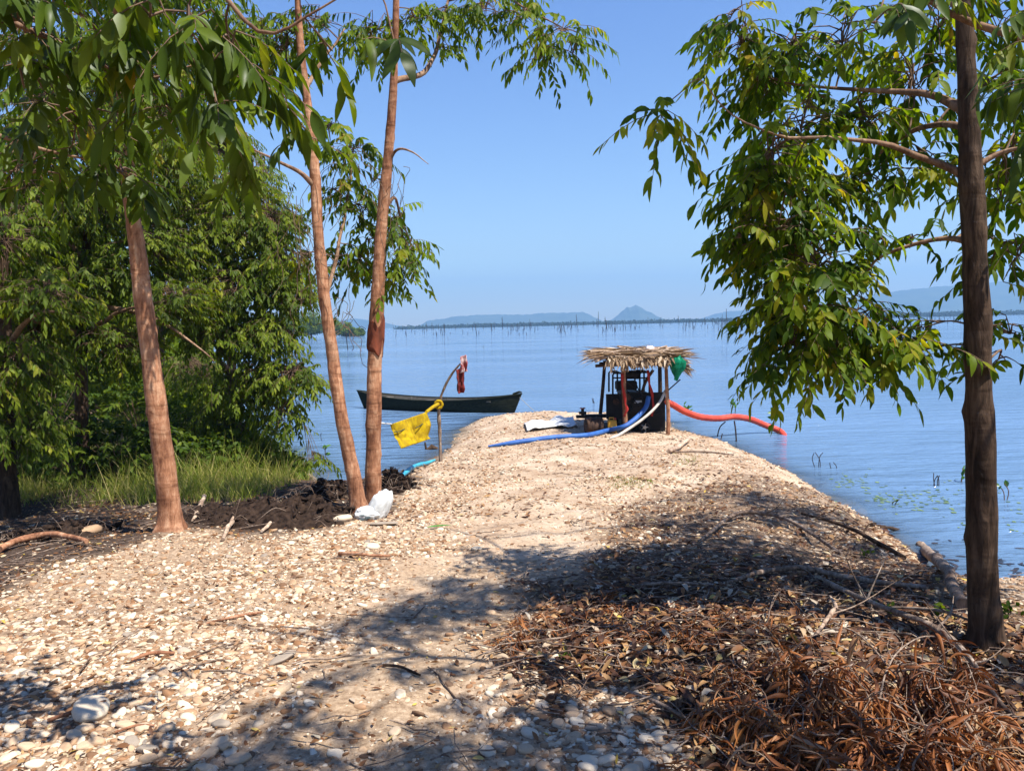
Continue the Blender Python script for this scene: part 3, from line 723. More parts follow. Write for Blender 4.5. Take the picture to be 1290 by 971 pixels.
# background trees of the left bank
BG = [
 ('dense_tree', 'rounded bright green tree on the left bank nearest the open water', [(300, 600, 16), (296, 520, 15), (290, 430, 13), (288, 330, 11), (285, 240, 8)], 12.0,
  [[(290, 440, 7), (330, 400, 5, 11.6), (365, 420, 3, 11.2), (375, 470, 2, 11.0)], [(288, 400, 7), (240, 360, 4, 11.5), (200, 350, 3, 11)], [(286, 300, 6), (330, 270, 4, 11.6), (350, 290, 3, 11.4)], [(292, 470, 6), (260, 440, 4, 11.2), (215, 420, 3, 10.8)]],
  [(300, 235, 40, 30, 12, .7, 60), (340, 275, 32, 32, 11.6, .6, 60), (290, 290, 50, 40, 11.6, .7, 80), (350, 330, 28, 36, 11.5, .6, 56), (310, 360, 44, 40, 11.4, .7, 80), (365, 370, 22, 32, 11.4, .5, 34), (250, 330, 40, 40, 11.4, .7, 60), (340, 420, 36, 28, 11.2, .5, 50), (290, 420, 44, 30, 11.2, .6, 56), (245, 400, 40, 36, 11.2, .6, 50),
   (365, 470, 32, 24, 11.0, .35, 34), (385, 480, 18, 14, 11.0, .25, 10), (355, 520, 22, 28, 11.0, .3, 18), (330, 470, 24, 22, 11.0, .3, 20), (395, 575, 12, 12, 10.9, .15, 5), (300, 490, 44, 30, 11.2, .5, 44), (265, 530, 36, 26, 11.4, .4, 30), (315, 545, 26, 22, 11.4, .35, 18), (250, 270, 40, 30, 11.8, .6, 44)]),
 ('dense_tree', 'dark green tree of the left bank whose crooked limb shows behind the bare trunk', [(105, 600, 20), (103, 520, 18), (102, 430, 16), (108, 330, 13), (115, 240, 9)], 10.5,
  [[(103, 420, 10), (75, 412, 8, 10.2), (45, 405, 6, 10), (10, 395, 4, 9.8)], [(103, 425, 9), (135, 402, 7, 10.2), (160, 390, 5, 10), (200, 380, 3, 9.8)], [(108, 330, 8), (60, 280, 5, 10.2), (20, 260, 3, 10)], [(104, 380, 8), (190, 400, 6, 10), (240, 430, 4, 9.8), (270, 455, 2.5, 9.7)]],
  [(60, 270, 60, 46, 10.4, .8, 80), (140, 260, 56, 44, 10.6, .8, 76), (30, 340, 50, 44, 10.2, .7, 64), (110, 350, 52, 36, 10.4, .7, 60), (190, 310, 50, 44, 10.6, .7, 66), (40, 420, 46, 34, 10.2, .6, 44), (150, 430, 40, 30, 10.3, .6, 34), (220, 380, 40, 30, 10.2, .6, 40), (80, 180, 70, 40, 10.6, .8, 70), (200, 210, 60, 40, 10.8, .8, 70), (10, 200, 40, 50, 10.4, .7, 44)]),
 ('dense_tree', 'tall green tree filling the back of the left bank behind the foreground leaves', [(200, 560, 14), (202, 420, 12), (205, 280, 9), (208, 130, 7)], 14.5,
  [[(204, 330, 7), (150, 250, 5, 14), (90, 210, 3, 13.6)], [(205, 250, 6), (260, 180, 4, 14), (290, 130, 3, 13.8)]],
  [(230, 160, 60, 44, 14, 1, 80), (160, 140, 60, 50, 14, 1, 80), (90, 110, 70, 60, 14, 1, 80), (280, 190, 44, 36, 14, .8, 54), (30, 100, 60, 70, 14, 1, 70), (250, 90, 44, 40, 14, .8, 40), (160, 60, 70, 40, 14, 1, 50), (230, 250, 60, 50, 14.4, 1, 60), (330, 215, 20, 22, 13.6, .5, 14), (250, 470, 40, 40, 14, .8, 40)]),
 ('dense_tree', 'shadowed dark tree at the far left edge of the bank', [(10, 610, 24), (8, 500, 22), (4, 380, 18), (0, 250, 12)], 8.8,
  [[(6, 440, 9), (40, 400, 6, 8.6), (80, 390, 4, 8.4)], [(4, 380, 9), (-40, 330, 6, 8.6), (-90, 300, 4, 8.4)]],
  [(0, 300, 50, 50, 8.8, .7, 50), (-60, 360, 60, 60, 8.8, .7, 50), (20, 460, 50, 44, 8.6, .6, 50), (60, 370, 40, 36, 8.6, .5, 30), (-40, 480, 60, 60, 8.6, .7, 40), (30, 540, 50, 30, 8.7, .5, 30)]),
]
for i, (nm, lab, trk, Yb, lmb, cls) in enumerate(BG):
    tree(nm, lab, 'tree', trk, Yb, lmb, [(a, b_, c_, d_, e_, f_, int(n_ * 2.6)) for a, b_, c_, d_, e_, f_, n_ in cls], M['bark_dark'] if i else M['bark_branch'], M['leaf_back'], 'trees of the left bank', 11, 3, .080, sides=12, ratio=.42, rl=.25, dens=1.5)

# thicket behind: an uncountable mass
n = 620
pxs = rng.uniform(-500, 255, n); Yt = rng.uniform(17, 30, n)
cs = P(pxs, 400 + 0 * pxs, Yt)
cs[:, 2] = np.maximum(Hgt(cs[:, 0], cs[:, 1], False), .1) + rng.uniform(.1, 5.5, n) * np.clip((275 - pxs) / 160, .12, 1)
V, F, tn = clump_mass(cs, np.full((n, 3), .95) * rng.uniform(.6, 1.2, (n, 1)), 120, .27, 3, .4)
tag(build('thicket', V, [F], M['leaf_back'], None, {'tone': tn}), 'dense green thicket closing the left bank behind the trees', 'thicket', kind='stuff')

# understory shrubs of the left bank
SHR = [(30, 600, 60, 60, 8.6, 'dark shrub under the trees at the left edge of the picture'), (95, 600, 46, 46, 8.9, 'bushy shrub with a bright green leaf tuft left of the bare trunk'), (150, 598, 40, 42, 9.2, 'low dark shrub just left of the ringed bare trunk'),
       (305, 575, 34, 34, 12.0, 'round sunlit shrub under the bright tree at the water side of the bank'), (275, 590, 30, 26, 11.0, 'low light green shrub in the grass behind the long soil ridge'), (205, 600, 34, 40, 10.5, 'dense shrub half hidden behind the foot of the ringed bare trunk'), (345, 590, 22, 18, 11.0, 'small leafy shrub at the waterside end of the grass'),
       (235, 575, 30, 40, 11.0, 'leafy shrub just right of the ringed bare trunk'), (262, 560, 22, 26, 12.5, 'small shrub by the water behind the tall grass'), (180, 560, 40, 50, 11.5, 'tall shrub in shade behind the bare trunk'), (60, 560, 60, 60, 11, 'wide shrub in the shade deep in the left bank')]
for px, py, rx, ry, Ys, lab in SHR:
    q0 = G(px, py + 10); Ys = q0[1]; n = 26
    root = thing('shrub', lab, 'shrub', q0, 'shrubs of the left bank')
    ctr = q0 + np.array([0, 0, ry * Ys / F0 * .9]); rd = np.array([rx, rx * .8, ry]) * Ys / F0
    q = nrm(rng.normal(0, 1, (150, 3))) * rng.uniform(.3, 1, (150, 1)) ** .5
    pos = ctr + q * rd; pos[:, 2] = np.maximum(pos[:, 2], q0[2] + .06)
    V, F, tn, rp, rr_ = spray_leaves(pos, q + np.array([0, 0, .3]) + rng.normal(0, .3, q.shape), rng.uniform(.7, 1.1, 150), 8, 4, .22, .1, .5, (.1, .8))
    build('foliage', V, [F], M['leaf_shrub'], root, {'tone': tn})
    ends = pos[:40]; st = np.stack([np.broadcast_to(q0, ends.shape), q0 * .55 + ends * .45 + np.array([0, 0, .12]), ends], 1)
    V, F = tubes(st, np.broadcast_to(np.array([.009, .006, .003])[None], (40, 3)), 5)
    build('stems', V, [F], M['twig'], root)

# grass of the left bank
def grass_patch(name, pts, hgt, label, per=14, spread=.14, m_='grass', lean=.35, wdt=.006, dryness=0):
    N = len(pts) * per
    b0 = np.repeat(pts, per, 0) + np.concatenate([rng.normal(0, spread, (N, 2)), np.zeros((N, 1))], 1)
    b0[:, 2] = Hgt(b0[:, 0], b0[:, 1]) - .01
    D = np.concatenate([rng.normal(0, lean, (N, 2)), np.ones((N, 1))], 1)
    L = np.repeat(np.broadcast_to(hgt, (len(pts),)), per) * rng.uniform(.5, 1.25, N)
    V, F, c = blades(b0, D, nrm(rng.normal(0, 1, (N, 3))), L, wdt * (1 + L), 4, droop=rng.uniform(.1, .7, N), fold=None, shape='grass')
    tone = np.clip(np.repeat(rng.random(len(pts)), per) * .55 + rng.random(N) * .45 + dryness, 0, 1)
    return tag(build(name, V, [F], M[m_], None, {'tone': np.repeat(tone, c)}), label, 'grass', kind='stuff')
cand = np.stack([rng.uniform(-9, -2.9, 9000), rng.uniform(6.5, 19, 9000)], -1)
ok = inpoly(cand[:, 0], cand[:, 1], GRASSB) & (shore_sd(cand[:, 0], cand[:, 1]) > -.12)
cand = cand[ok]; cand = cand[(vnoise(np.stack([cand[:, 0] * 1.1, cand[:, 1] * 1.1, cand[:, 0] * 0 + 3], -1)) + rng.normal(0, .25, len(cand))) > -.18][:3000]
hg = np.where(cand[:, 0] > -6, .42, .5) * rng.uniform(.45, 1.5, len(cand)) * (.85 + .5 * vnoise(np.stack([cand[:, 0] * 1.5, cand[:, 1] * 1.5, cand[:, 0] * 0], -1)))
grass_patch('grass', np.concatenate([cand, np.zeros((len(cand), 1))], 1), hg, 'tall sunlit grass along the left bank of the water', 14, .11, dryness=.2)
pg = G(rng.uniform(770, 822, 60), rng.uniform(602, 616, 60))
grass_patch('grass_tuft', pg, .05, 'small flat patch of yellow green grass on the gravel track', 12, .05, wdt=.008)
pg = G(rng.uniform(855, 885, 30), rng.uniform(575, 590, 30))
grass_patch('grass_tuft', pg, .05, 'small dry grass patch on the spit near the pump shelter', 12, .06, wdt=.007, dryness=.2)

# ------------------------------------------------------------------ far headland on the left
for px, py, r, Yh, lab in [(335, 408, 26, 205, 'low round tree at the left end of the far headland'), (362, 406, 27, 210, 'broad green tree of the far headland behind the left bank foliage'), (392, 405, 24, 216, 'tallest tree of the far headland behind the leaning trunk'), (418, 411, 18, 222, 'bushy tree of the far headland just right of the leaning trunk'), (437, 415, 13, 230, 'small tree near the tip of the far headland'), (452, 418, 7, 238, 'lowest bush at the very tip of the far headland')]:
    s = Yh / F0
    base = WP(px, 424 if px > 400 else 426); base = P(px, 420, Yh); base[2] = 0.
    root = thing('headland_tree', lab, 'tree', base, 'trees of the far headland')
    k = 34
    q = nrm(rng.normal(0, 1, (k, 3))) * rng.uniform(.2, .8, (k, 1)); q[:, 2] = np.abs(q[:, 2])
    cs = base + np.array([0, 0, .3 * r * s]) + q * np.array([r * 1.0 * s, r * .8 * s, r * 1.35 * s])
    V, F, tn = clump_mass(cs, np.full((k, 3), r * .36 * s), 130, .62, 3, .5)
    V[:, 2] = np.maximum(V[:, 2], .02)
    build('crown', V, [F], M['leaf_back'], root, {'tone': tn})
    mb = MB(); mb.tube([base + [0, 0, -.3], base + [.1, 0, .6 * r * s], base + [.2, 0, 1.2 * r * s]], [.3, .22, .12], 8); mb.build('trunk', M['stake'], root)

# ------------------------------------------------------------------ stakes: drowned trees standing in the lake
def stake_mesh(kind):
    mb = MB()
    mb.tube([(0, 0, -.3), (.02, 0, .5), (-.02, .01, 1.0)], [.05, .045, .02], 6)
    if kind == 1: mb.tube([(0, 0, .55), (.12, 0, .8), (.16, 0, .95)], [.028, .02, .01], 5)
    if kind == 2: mb.tube([(0, 0, .45), (-.15, .02, .7)], [.028, .01], 5); mb.tube([(0, 0, .7), (.12, 0, .9)], [.02, .008], 5)
    return mb
protos = []
for k in range(3):
    protos.append(stake_mesh(k))
stake_objs = []
for k in range(3): stake_objs.append(protos[k].build('dead_stake', M['stake']))
used = [False] * 3
def stake(px, Y, hpx, lab, grp='drowned stakes standing in the lake', wide=1.0):
    k = random.randrange(3)
    if not used[k]: o = stake_objs[k]; used[k] = True
    else:
        o = stake_objs[k].copy(); COL.objects.link(o)
    q = P(px, 410, Y); h = hpx * Y / F0
    o.location = (q[0], Y, 0); wdt = max(h * .55, 1.1 * Y / F0 / .09 * .55) * wide
    o.scale = (wdt, wdt, h); o.rotation_euler = (random.uniform(-.12, .12), random.uniform(-.14, .14), random.uniform(0, 6.28))
    tag(o, lab, 'stake', grp)
FAR = 'thin drowned stake far out in the lake below the distant shore'
for k in range(190):
    px = float(np.clip(rng.choice([rng.normal(560, 30), rng.normal(655, 14), rng.normal(715, 10), rng.normal(770, 12), rng.normal(850, 40), rng.normal(905, 16), rng.normal(1160, 30), rng.uniform(500, 1215)]), 498, 1215))
    if 940 < px < 1080 and rng.random() < .6: px = rng.uniform(800, 940)
    Y = float(np.exp(rng.uniform(math.log(170), math.log(560))))
    stake(px, Y, float(np.exp(rng.normal(math.log(5.6), .42))), FAR)
for px, wy_, hp, lab in [(609, 441, 7, 'lone short stake in the lake above the dark boat'), (564, 429, 5, 'squat dark stump in the open lake left of the lone stake'), (550, 425, 7, 'thin stake beside the squat stump in the open lake'), (496, 418, 12, 'knobbed stake at the horizon just right of the straight trunk'), (437, 441, 34, 'tall dead stem in the water between the paired trunks'), (443, 441, 5, 'stub beside the tall dead stem between the paired trunks'), (398, 430, 9, 'stump in the lake just left of the leaning trunk'), (381, 432, 11, 'dark stump in front of the far headland'), (438, 463, 5, 'tiny stub poking from calm water between the paired trunks')]:
    q = WP(px, wy_); stake(px, q[1], hp, lab, None, .55)

# ------------------------------------------------------------------ gravel, stones, litter
def ico(sub):
    import bmesh
    bm = bmesh.new(); bmesh.ops.create_icosphere(bm, subdivisions=sub, radius=1)
    V = np.array([v.co[:] for v in bm.verts]); F = np.array([[v.index for v in f.verts] for f in bm.faces]); bm.free(); return V, F
I1, I2 = ico(2), ico(3)
def stone_shape(Vb, seed, rough=.22):
    d = 1 + rough * vnoise(Vb * 1.1 + seed * 9.7) + .08 * vnoise(Vb * 2.6 + seed * 3.1)
    v = Vb * d[:, None]
    v[:, 2] = np.clip(v[:, 2], -.75, .72)
    return v
def stones(pos, size, base, seeds=24):
    Vb, Fb = base; tmpl = np.array([stone_shape(Vb, s) for s in range(seeds)])
    N = len(pos); k = rng.integers(0, seeds, N); V = tmpl[k]
    asp = np.stack([rng.uniform(.9, 1.45, N), rng.uniform(.65, 1.0, N), rng.uniform(.38, .7, N)], -1)
    V = V * (asp * size[:, None])[:, None]
    a = rng.uniform(0, 2 * np.pi, N); tl = rng.normal(0, .25, (N, 2))
    ca, sa_ = np.cos(a)[:, None], np.sin(a)[:, None]
    x = V[..., 0] * ca - V[..., 1] * sa_; y = V[..., 0] * sa_ + V[..., 1] * ca
    z = V[..., 2] + x * tl[:, :1] + y * tl[:, 1:]
    V = np.stack([x, y, z], -1) + pos[:, None]
    F = (Fb[None] + (np.arange(N) * len(Vb))[:, None, None]).reshape(-1, 3)
    tone = np.repeat(rng.random(N), len(Vb))
    return V.reshape(-1, 3), F, tone
def stone_mat(name):
    m, t, b = mat(name, .8, .2)
    r = ramp(t, attr(t, 'tone'), [(0, (.11, .07, .045)), (.14, (.24, .12, .055)), (.34, (.38, .245, .145)), (.58, (.50, .37, .245)), (.86, (.66, .56, .42)), (1, (.24, .195, .155))])
    n1 = noise(t, 25, 5); r1 = ramp(t, n1.outputs[0], [(.3, (.7, .66, .62)), (.65, (1.1, 1.08, 1.05))])
    c = mixc(t, .8, r.outputs[0], r1.outputs[0], 'MULTIPLY')
    t.links.new(c, b.inputs['Base Color']); bump(t, b, n1.outputs[0], .3, .006)
    return m
M['stone'] = stone_mat('stone')
def scatter(N, ymin, ymax, wid, dens):
    """points uniform over the view wedge, thinned by dens(x,y)"""
    y = np.exp(rng.uniform(math.log(ymin), math.log(ymax), N)); x = rng.uniform(-1, 1, N) * (wid[0] + wid[1] * y)
    k = (rng.random(N) < dens(x, y)) & (shore_sd(x, y) > -.05)
    return x[k], y[k]
def d_gravel(x, y):
    lit, soil, gr, tr = masks(x, y)
    pn = fbm(np.stack([x * 1.1, y * 1.1, x * 0 + 2], -1), 3)
    d = (.75 + .35 * pn) * (1 - .93 * tr) * (1 - .72 * lit) * (1 - .93 * soil) * (1 - gr)
    return np.clip(d, .03, 1)
x, y = scatter(78000, 2.3, 9.5, (.5, .74), d_gravel)
sz = np.exp(rng.normal(math.log(.0112), .46, len(x))); sz = np.clip(sz, .005, .03)
order = np.argsort(-sz / y)
big_i, rest = order[:260], order[260:]
z = Hgt(x, y)
V, F, tn = stones(np.stack([x, y, z - sz * .05], -1)[rest], sz[rest], ico(2))
tag(build('gravel', V, [F], M['stone'], None, {'tone': tn}), 'river pebbles covering the track and the left slope', 'gravel', kind='stuff')
x2, y2 = scatter(60000, 2.4, 20, (.4, .6), lambda x, y: np.clip(d_gravel(x, y) + .25 * masks(x, y)[3], 0, 1))
sz2 = np.clip(np.exp(rng.normal(math.log(.0085), .4, len(x2))), .004, .04) * np.clip(y2 / 7, .7, 2.1)
V, F, tn = stones(np.stack([x2, y2, Hgt(x2, y2) + sz2 * .1], -1), sz2, ico(1))
tag(build('gravel', V, [F], M['stone'], None, {'tone': tn}), 'sunlit pebbles on the spit around the pump shelter', 'gravel', kind='stuff')
# shore pebbles on the sunlit edge of the right bank
# the biggest stones are things of their own
smesh = []
for s in range(10):
    V = stone_shape(I2[0], 40 + s, .25) * np.array([1.2, .85, .55])
    o = build('stone', V, [I2[1]], M['stone'], None, {'tone': np.full(len(V), [.5, .75, .9, .35, .62, .82, .98, .45, .7, .55][s])})
    smesh.append(o)
first = [True] * 10
def put_stone(x, y, s, lab, grp, k=None, sc3=(1, 1, 1), up=.2):
    k = random.randrange(10) if k is None else k
    if first[k]: o = smesh[k]; first[k] = False
    else: o = smesh[k].copy(); COL.objects.link(o)
    o.location = (x, y, float(Hgt(x, y)) + s * up); o.scale = (s * sc3[0], s * sc3[1], s * sc3[2]); o.rotation_euler = (random.gauss(0, .12), random.gauss(0, .12), random.uniform(0, 6.28))
    return tag(o, lab, 'stone', grp)
for i in big_i:
    put_stone(float(x[i]), float(y[i]), float(sz[i]) * 1.05, 'pale rounded stone lying loose among the pebbles of the track', 'loose stones on the gravel')
for px, py, spx, lab, k, s3 in [(115, 897, 24, 'largest flat pale stone at the lower left of the gravel', 2, (1.25, 1.1, .8)), (357, 831, 15, 'flat grey blue stone at the edge of the dappled shade', 6, (1, .8, .5)), (15, 908, 14, 'white rounded stone at the left edge of the picture', 2, (1, .8, .8)), (300, 957, 16, 'dull round stone in shade at the bottom of the track', 0, (1, 1, .7)), (432, 658, 10, 'round pale stone against the black soil mound', 1, (1, 1, 1.1)), (356, 873, 11, 'small grey stone casting a shadow beside the sandy track', 9, (1, .8, .9)), (720, 895, 12, 'grey oval cobble in the shaded cobble patch', 0, (1, .8, .8)), (828, 852, 13, 'flat pale violet stone among the dead leaves', 6, (1, .8, .3)), (498, 930, 11, 'pale stone at the sunlit hollow of the track', 4, (1, .8, .7)), (484, 662, 12, 'flat grey slab near the white plastic bag', 6, (1.2, .8, .3)), (470, 694, 9, 'bright white stone below the white plastic bag', 2, (1, .9, .9)), (600, 690, 6, 'small white stone in the middle of the track', 2, (1, 1, 1)), (1085, 640, 8, 'grey mossy rock in the shallows off the right bank', 3, (1.6, 1, 1))]:
    q = G(px, py); put_stone(q[0], q[1], spx * q[1] / F0, lab, None, k, s3)

# litter of dead leaves
def d_lit(x, y):
    lit, soil, gr, tr = masks(x, y)
    pn = fbm(np.stack([x * 1.6, y * 1.6, x * 0 + 5], -1), 3)
    return np.clip(lit * (.8 + .6 * pn) + soil * .6 + .20 * (1 - tr * .6) + .22 * np.clip(pn, 0, 1), 0, 1)
x, y = scatter(52000, 2.3, 12, (.5, .74), d_lit)
N = len(x); lm = masks(x, y)[0]
z = Hgt(x, y) + rng.uniform(.003, .03, N) * (.3 + .7 * lm)
a = rng.uniform(0, 2 * np.pi, N)
D = np.stack([np.cos(a), np.sin(a), rng.normal(0, .25, N)], -1); Nn = np.stack([rng.normal(0, .35, N), rng.normal(0, .35, N), np.ones(N)], -1)
L = rng.uniform(.03, .09, N) * (.6 + .4 * masks(x, y)[0])
V, F, c = blades(np.stack([x, y, z], -1), D, Nn, L, L * rng.uniform(.22, .5, N), 5, droop=0, fold=rng.uniform(.05, .8, N) * (.4 + .6 * lm), curl=rng.uniform(-.05, .28, N) * (.25 + .75 * lm))
tag(build('leaf_litter', V, [F], M['litter'], None, {'tone': np.repeat(np.clip(rng.random(N) * (1 - .35 * (1 - lm)) + .35 * (1 - lm), 0, .999), c)}), 'brown dead leaves littering the right bank and the track', 'dead leaves', kind='stuff')
x, y = scatter(26000, 7, 19.5, (.4, .5), lambda x, y: np.clip(.18 + .4 * fbm(np.stack([x * 1.3, y * 1.3, x * 0 + 8], -1), 3), .04, 1) * (1 - .5 * masks(x, y)[3]))
N = len(x); a = rng.uniform(0, 6.28, N); L = rng.uniform(.03, .085, N)
V, F, c = blades(np.stack([x, y, Hgt(x, y) + rng.uniform(.004, .014, N)], -1), np.stack([np.cos(a), np.sin(a), rng.normal(0, .2, N)], -1), np.stack([rng.normal(0, .4, N), rng.normal(0, .4, N), np.ones(N)], -1), L, L * rng.uniform(.2, .5, N), 3, droop=0, fold=rng.uniform(.1, .6, N))
tag(build('leaf_litter', V, [F], M['litter'], None, {'tone': np.repeat(rng.random(N) ** .8 * .98, c)}), 'scattered leaf flecks on the sunlit gravel of the spit', 'dead leaves', kind='stuff')
# fine twig litter
x, y = scatter(6000, 2.3, 11, (.5, .74), lambda x, y: np.clip(masks(x, y)[0] * .7 + masks(x, y)[1] * .3 + .03, 0, 1))
N = len(x); a = rng.normal(.3, .9, N); L = rng.uniform(.08, .5, N)
k = np.linspace(-.5, .5, 5)
pth = np.stack([x[:, None] + np.cos(a)[:, None] * L[:, None] * k, y[:, None] + np.sin(a)[:, None] * L[:, None] * k, np.zeros((N, 5))], -1)
pth += rng.normal(0, .012, pth.shape)
pth[..., 2] = Hgt(pth[..., 0], pth[..., 1]) + rng.uniform(.004, .05, (N, 1)) + rng.normal(0, .006, (N, 5))
V, F = tubes(pth, np.broadcast_to(rng.uniform(.0015, .0045, N)[:, None], (N, 5)), 4)
tag(build('twig_litter', V, [F], M['dead_wood']), 'fine dry twigs strewn over the right bank', 'twigs', kind='stuff')

# fallen sticks, branches and logs: each a thing
def stick(name, pts, label, m_='dead_wood', grp=None, up=.02, twigs=0, cat='stick'):
    """pts: (px, py, width px, lift m)"""
    a = np.array([p[:2] for p in pts], float)
    g = G(a[:, 0], a[:, 1]); g[:, 2] += np.array([p[3] if len(p) > 3 else 0 for p in pts]) + np.array([p[2] for p in pts]) * .4 * g[:, 1] / F0
    r = np.array([p[2] * .5 * q[1] / F0 for p, q in zip(pts, g)])
    n = 24; pq = smooth_path(g, n); pr = np.interp(np.linspace(0, 1, n), np.linspace(0, 1, len(r)), r)
    pq += .35 * pr[:, None] * np.stack([vnoise(pq * 9 + s) for s in (1, 5, 9)], -1)
    pr = pr * (1 + .18 * vnoise(pq * 14))
    loc = pq[0]
    mb = MB(); mb.tube(pq, pr, 9)
    root = None
    if twigs:
        root = thing(name, label, cat, loc, grp)
        mb.build('stem', M[m_], root)
        mt = MB()
        for k in range(twigs):
            i = rng.integers(4, n - 2); d = nrm(rng.normal(0, 1, 3) * np.array([1, 1, .3]) + np.array([0, 0, .35])); L = rng.uniform(.1, .35)
            q = smooth_path(np.array([pq[i], pq[i] + d * L * .5, pq[i] + d * L + rng.normal(0, .04, 3)]), 8)
            mt.tube(q, np.linspace(pr[i] * .5, .0015, 8), 5)
        mt.build('twigs', M[m_], root)
        return root
    return tag(mb.build(name, M[m_]), label, cat, grp)
stick('log', [(1158, 684, 10, .02), (1168, 700, 13, .03), (1190, 725, 14, .04), (1198, 745, 15, .04), (1211, 768, 16, .03)], 'mottled brown log lying into the water beside the dark trunk', 'dead_wood', cat='log')
stick('fallen_branch', [(915, 752, 4, .03), (960, 733, 6, .05), (1010, 728, 7, .07), (1060, 733, 7, .06), (1110, 740, 6, .05), (1166, 746, 6, .04)], 'long pale branch lying across the shaded right bank', 'dead_wood', twigs=5, cat='branch')
stick('fallen_branch', [(1040, 740, 7, .04), (1100, 780, 6, .08), (1170, 805, 8, .11), (1215, 835, 8, .08), (1255, 890, 7, .05), (1289, 912, 6, .03)], 'thick grey branch curving down to the right corner', 'dead_wood', twigs=7, cat='branch')
stick('fallen_branch', [(1028, 845, 4, .12), (1045, 815, 6, .12), (1053, 790, 5, .1), (1046, 765, 3, .06)], 'bleached crooked stick standing out of the brush pile', 'pale_wood', twigs=3, cat='branch')
stick('fallen_branch', [(700, 756, 3, .01), (760, 748, 4, .02), (830, 751, 4, .03), (900, 752, 3, .02)], 'thin dark straight branch across the shaded track edge', 'dead_wood', cat='branch')
stick('fallen_branch', [(778, 872, 4, .01), (830, 900, 5, .02), (885, 932, 4, .02)], 'dark straight twig on the cobbles beside the brush pile', 'dead_wood', cat='branch')
stick('fallen_branch', [(880, 690, 4, .02), (930, 655, 5, .04), (990, 665, 5, .05), (1060, 700, 4, .03)], 'bent grey branch in the shade near the sunlit shore edge', 'dead_wood', twigs=4, cat='branch')
stick('fallen_branch', [(1010, 650, 4, .02), (1060, 668, 5, .03), (1105, 690, 6, .03), (1140, 705, 5, .01)], 'dark rotten branch along the crest of the right bank', 'bark_dark', twigs=3, cat='branch')
stick('fallen_branch', [(1120, 775, 3, .05), (1180, 790, 4, .1), (1225, 800, 3, .1)], 'slim grey branch leaning near the foot of the dark trunk', 'dead_wood', twigs=3, cat='branch')
stick('fallen_branch', [(60, 905, 5, .01), (95, 900, 6, .02), (135, 893, 6, .02)], 'reddish brown stick beside the large flat stone', 'bark_red', cat='branch')
stick('fallen_branch', [(145, 926, 3, .01), (170, 920, 4, .01), (195, 918, 3, .01)], 'thin red stick below the large flat stone', 'bark_red', cat='branch')
stick('fallen_branch', [(165, 832, 4, .01), (190, 828, 5, .02), (220, 824, 4, .01)], 'red brown stick in the middle of the sunlit pebbles', 'bark_red', cat='branch')
stick('fallen_branch', [(428, 702, 5, .01), (445, 706, 6, .02), (460, 707, 4, .02), (492, 707, 3, .02)], 'broken red brown stick below the white plastic bag', 'bark_red', cat='branch')
stick('fallen_branch', [(260, 780, 3, .01), (300, 775, 4, .01), (330, 770, 3, .01)], 'long thin stick across the left pebble slope', 'bark_red', cat='branch')
stick('fallen_branch', [(483, 840, 4, .008), (505, 848, 4, .01), (530, 856, 3, .008)], 'short black stick on the bare sand of the track', 'bark_dark', cat='branch')
stick('fallen_branch', [(280, 684, 5, .01), (288, 675, 6, .03), (300, 662, 7, .06)], 'sunlit broken root stub poking from the soil mound', 'pale_wood', cat='branch')
stick('fallen_branch', [(330, 676, 4, .01), (343, 669, 5, .03), (356, 664, 6, .05)], 'short pale root end at the right foot of the soil mound', 'pale_wood', cat='branch')
stick('fallen_branch', [(244, 660, 5, .02), (252, 645, 6, .06), (258, 632, 5, .1)], 'orange root stub beside the ringed bare trunk', 'pale_wood', cat='branch')
stick('fallen_branch', [(0, 700, 8, .02), (30, 690, 9, .04), (70, 686, 8, .04), (110, 690, 6, .03)], 'brown rotting branch in the dark soil at the left edge', 'bark_red', cat='branch')
stick('fallen_branch', [(390, 600, 2, .1), (430, 588, 2, .08), (470, 590, 2, .02)], 'thin blackened stick by the mound at the water edge', 'bark_dark', cat='branch') if False else None
stick('fallen_branch', [(842, 575, 5, .02), (855, 566, 6, .04), (868, 558, 5, .05)], 'short crooked branch on the spit right of the pump shelter', 'pale_wood', cat='branch')
stick('fallen_branch', [(845, 571, 2, .01), (880, 571, 2, .02), (925, 575, 2, .02)], 'thin long twig lying on the spit near the red hose', 'dead_wood', cat='branch')
stick('driftwood', [(1098, 664, 4, .02), (1130, 666, 5, .03), (1180, 669, 4, .02)], 'dark driftwood stick floating off the right bank', 'bark_dark', cat='driftwood')
stick('driftwood', [(1080, 628, 3, .02), (1100, 636, 4, .02), (1128, 648, 3, .02)], 'short black driftwood among the floating weed', 'bark_dark', cat='driftwood')
stick('driftwood', [(1213, 668, 6, .02), (1217, 660, 5, .1), (1222, 650, 3, .16)], 'forked black snag sticking out of water left of the dark trunk', 'bark_dark', cat='driftwood')
stick('driftwood', [(1170, 700, 4, .02), (1200, 702, 5, .03), (1225, 706, 3, .02)], 'black sodden stick in the shallows behind the dark trunk', 'bark_dark', cat='driftwood')

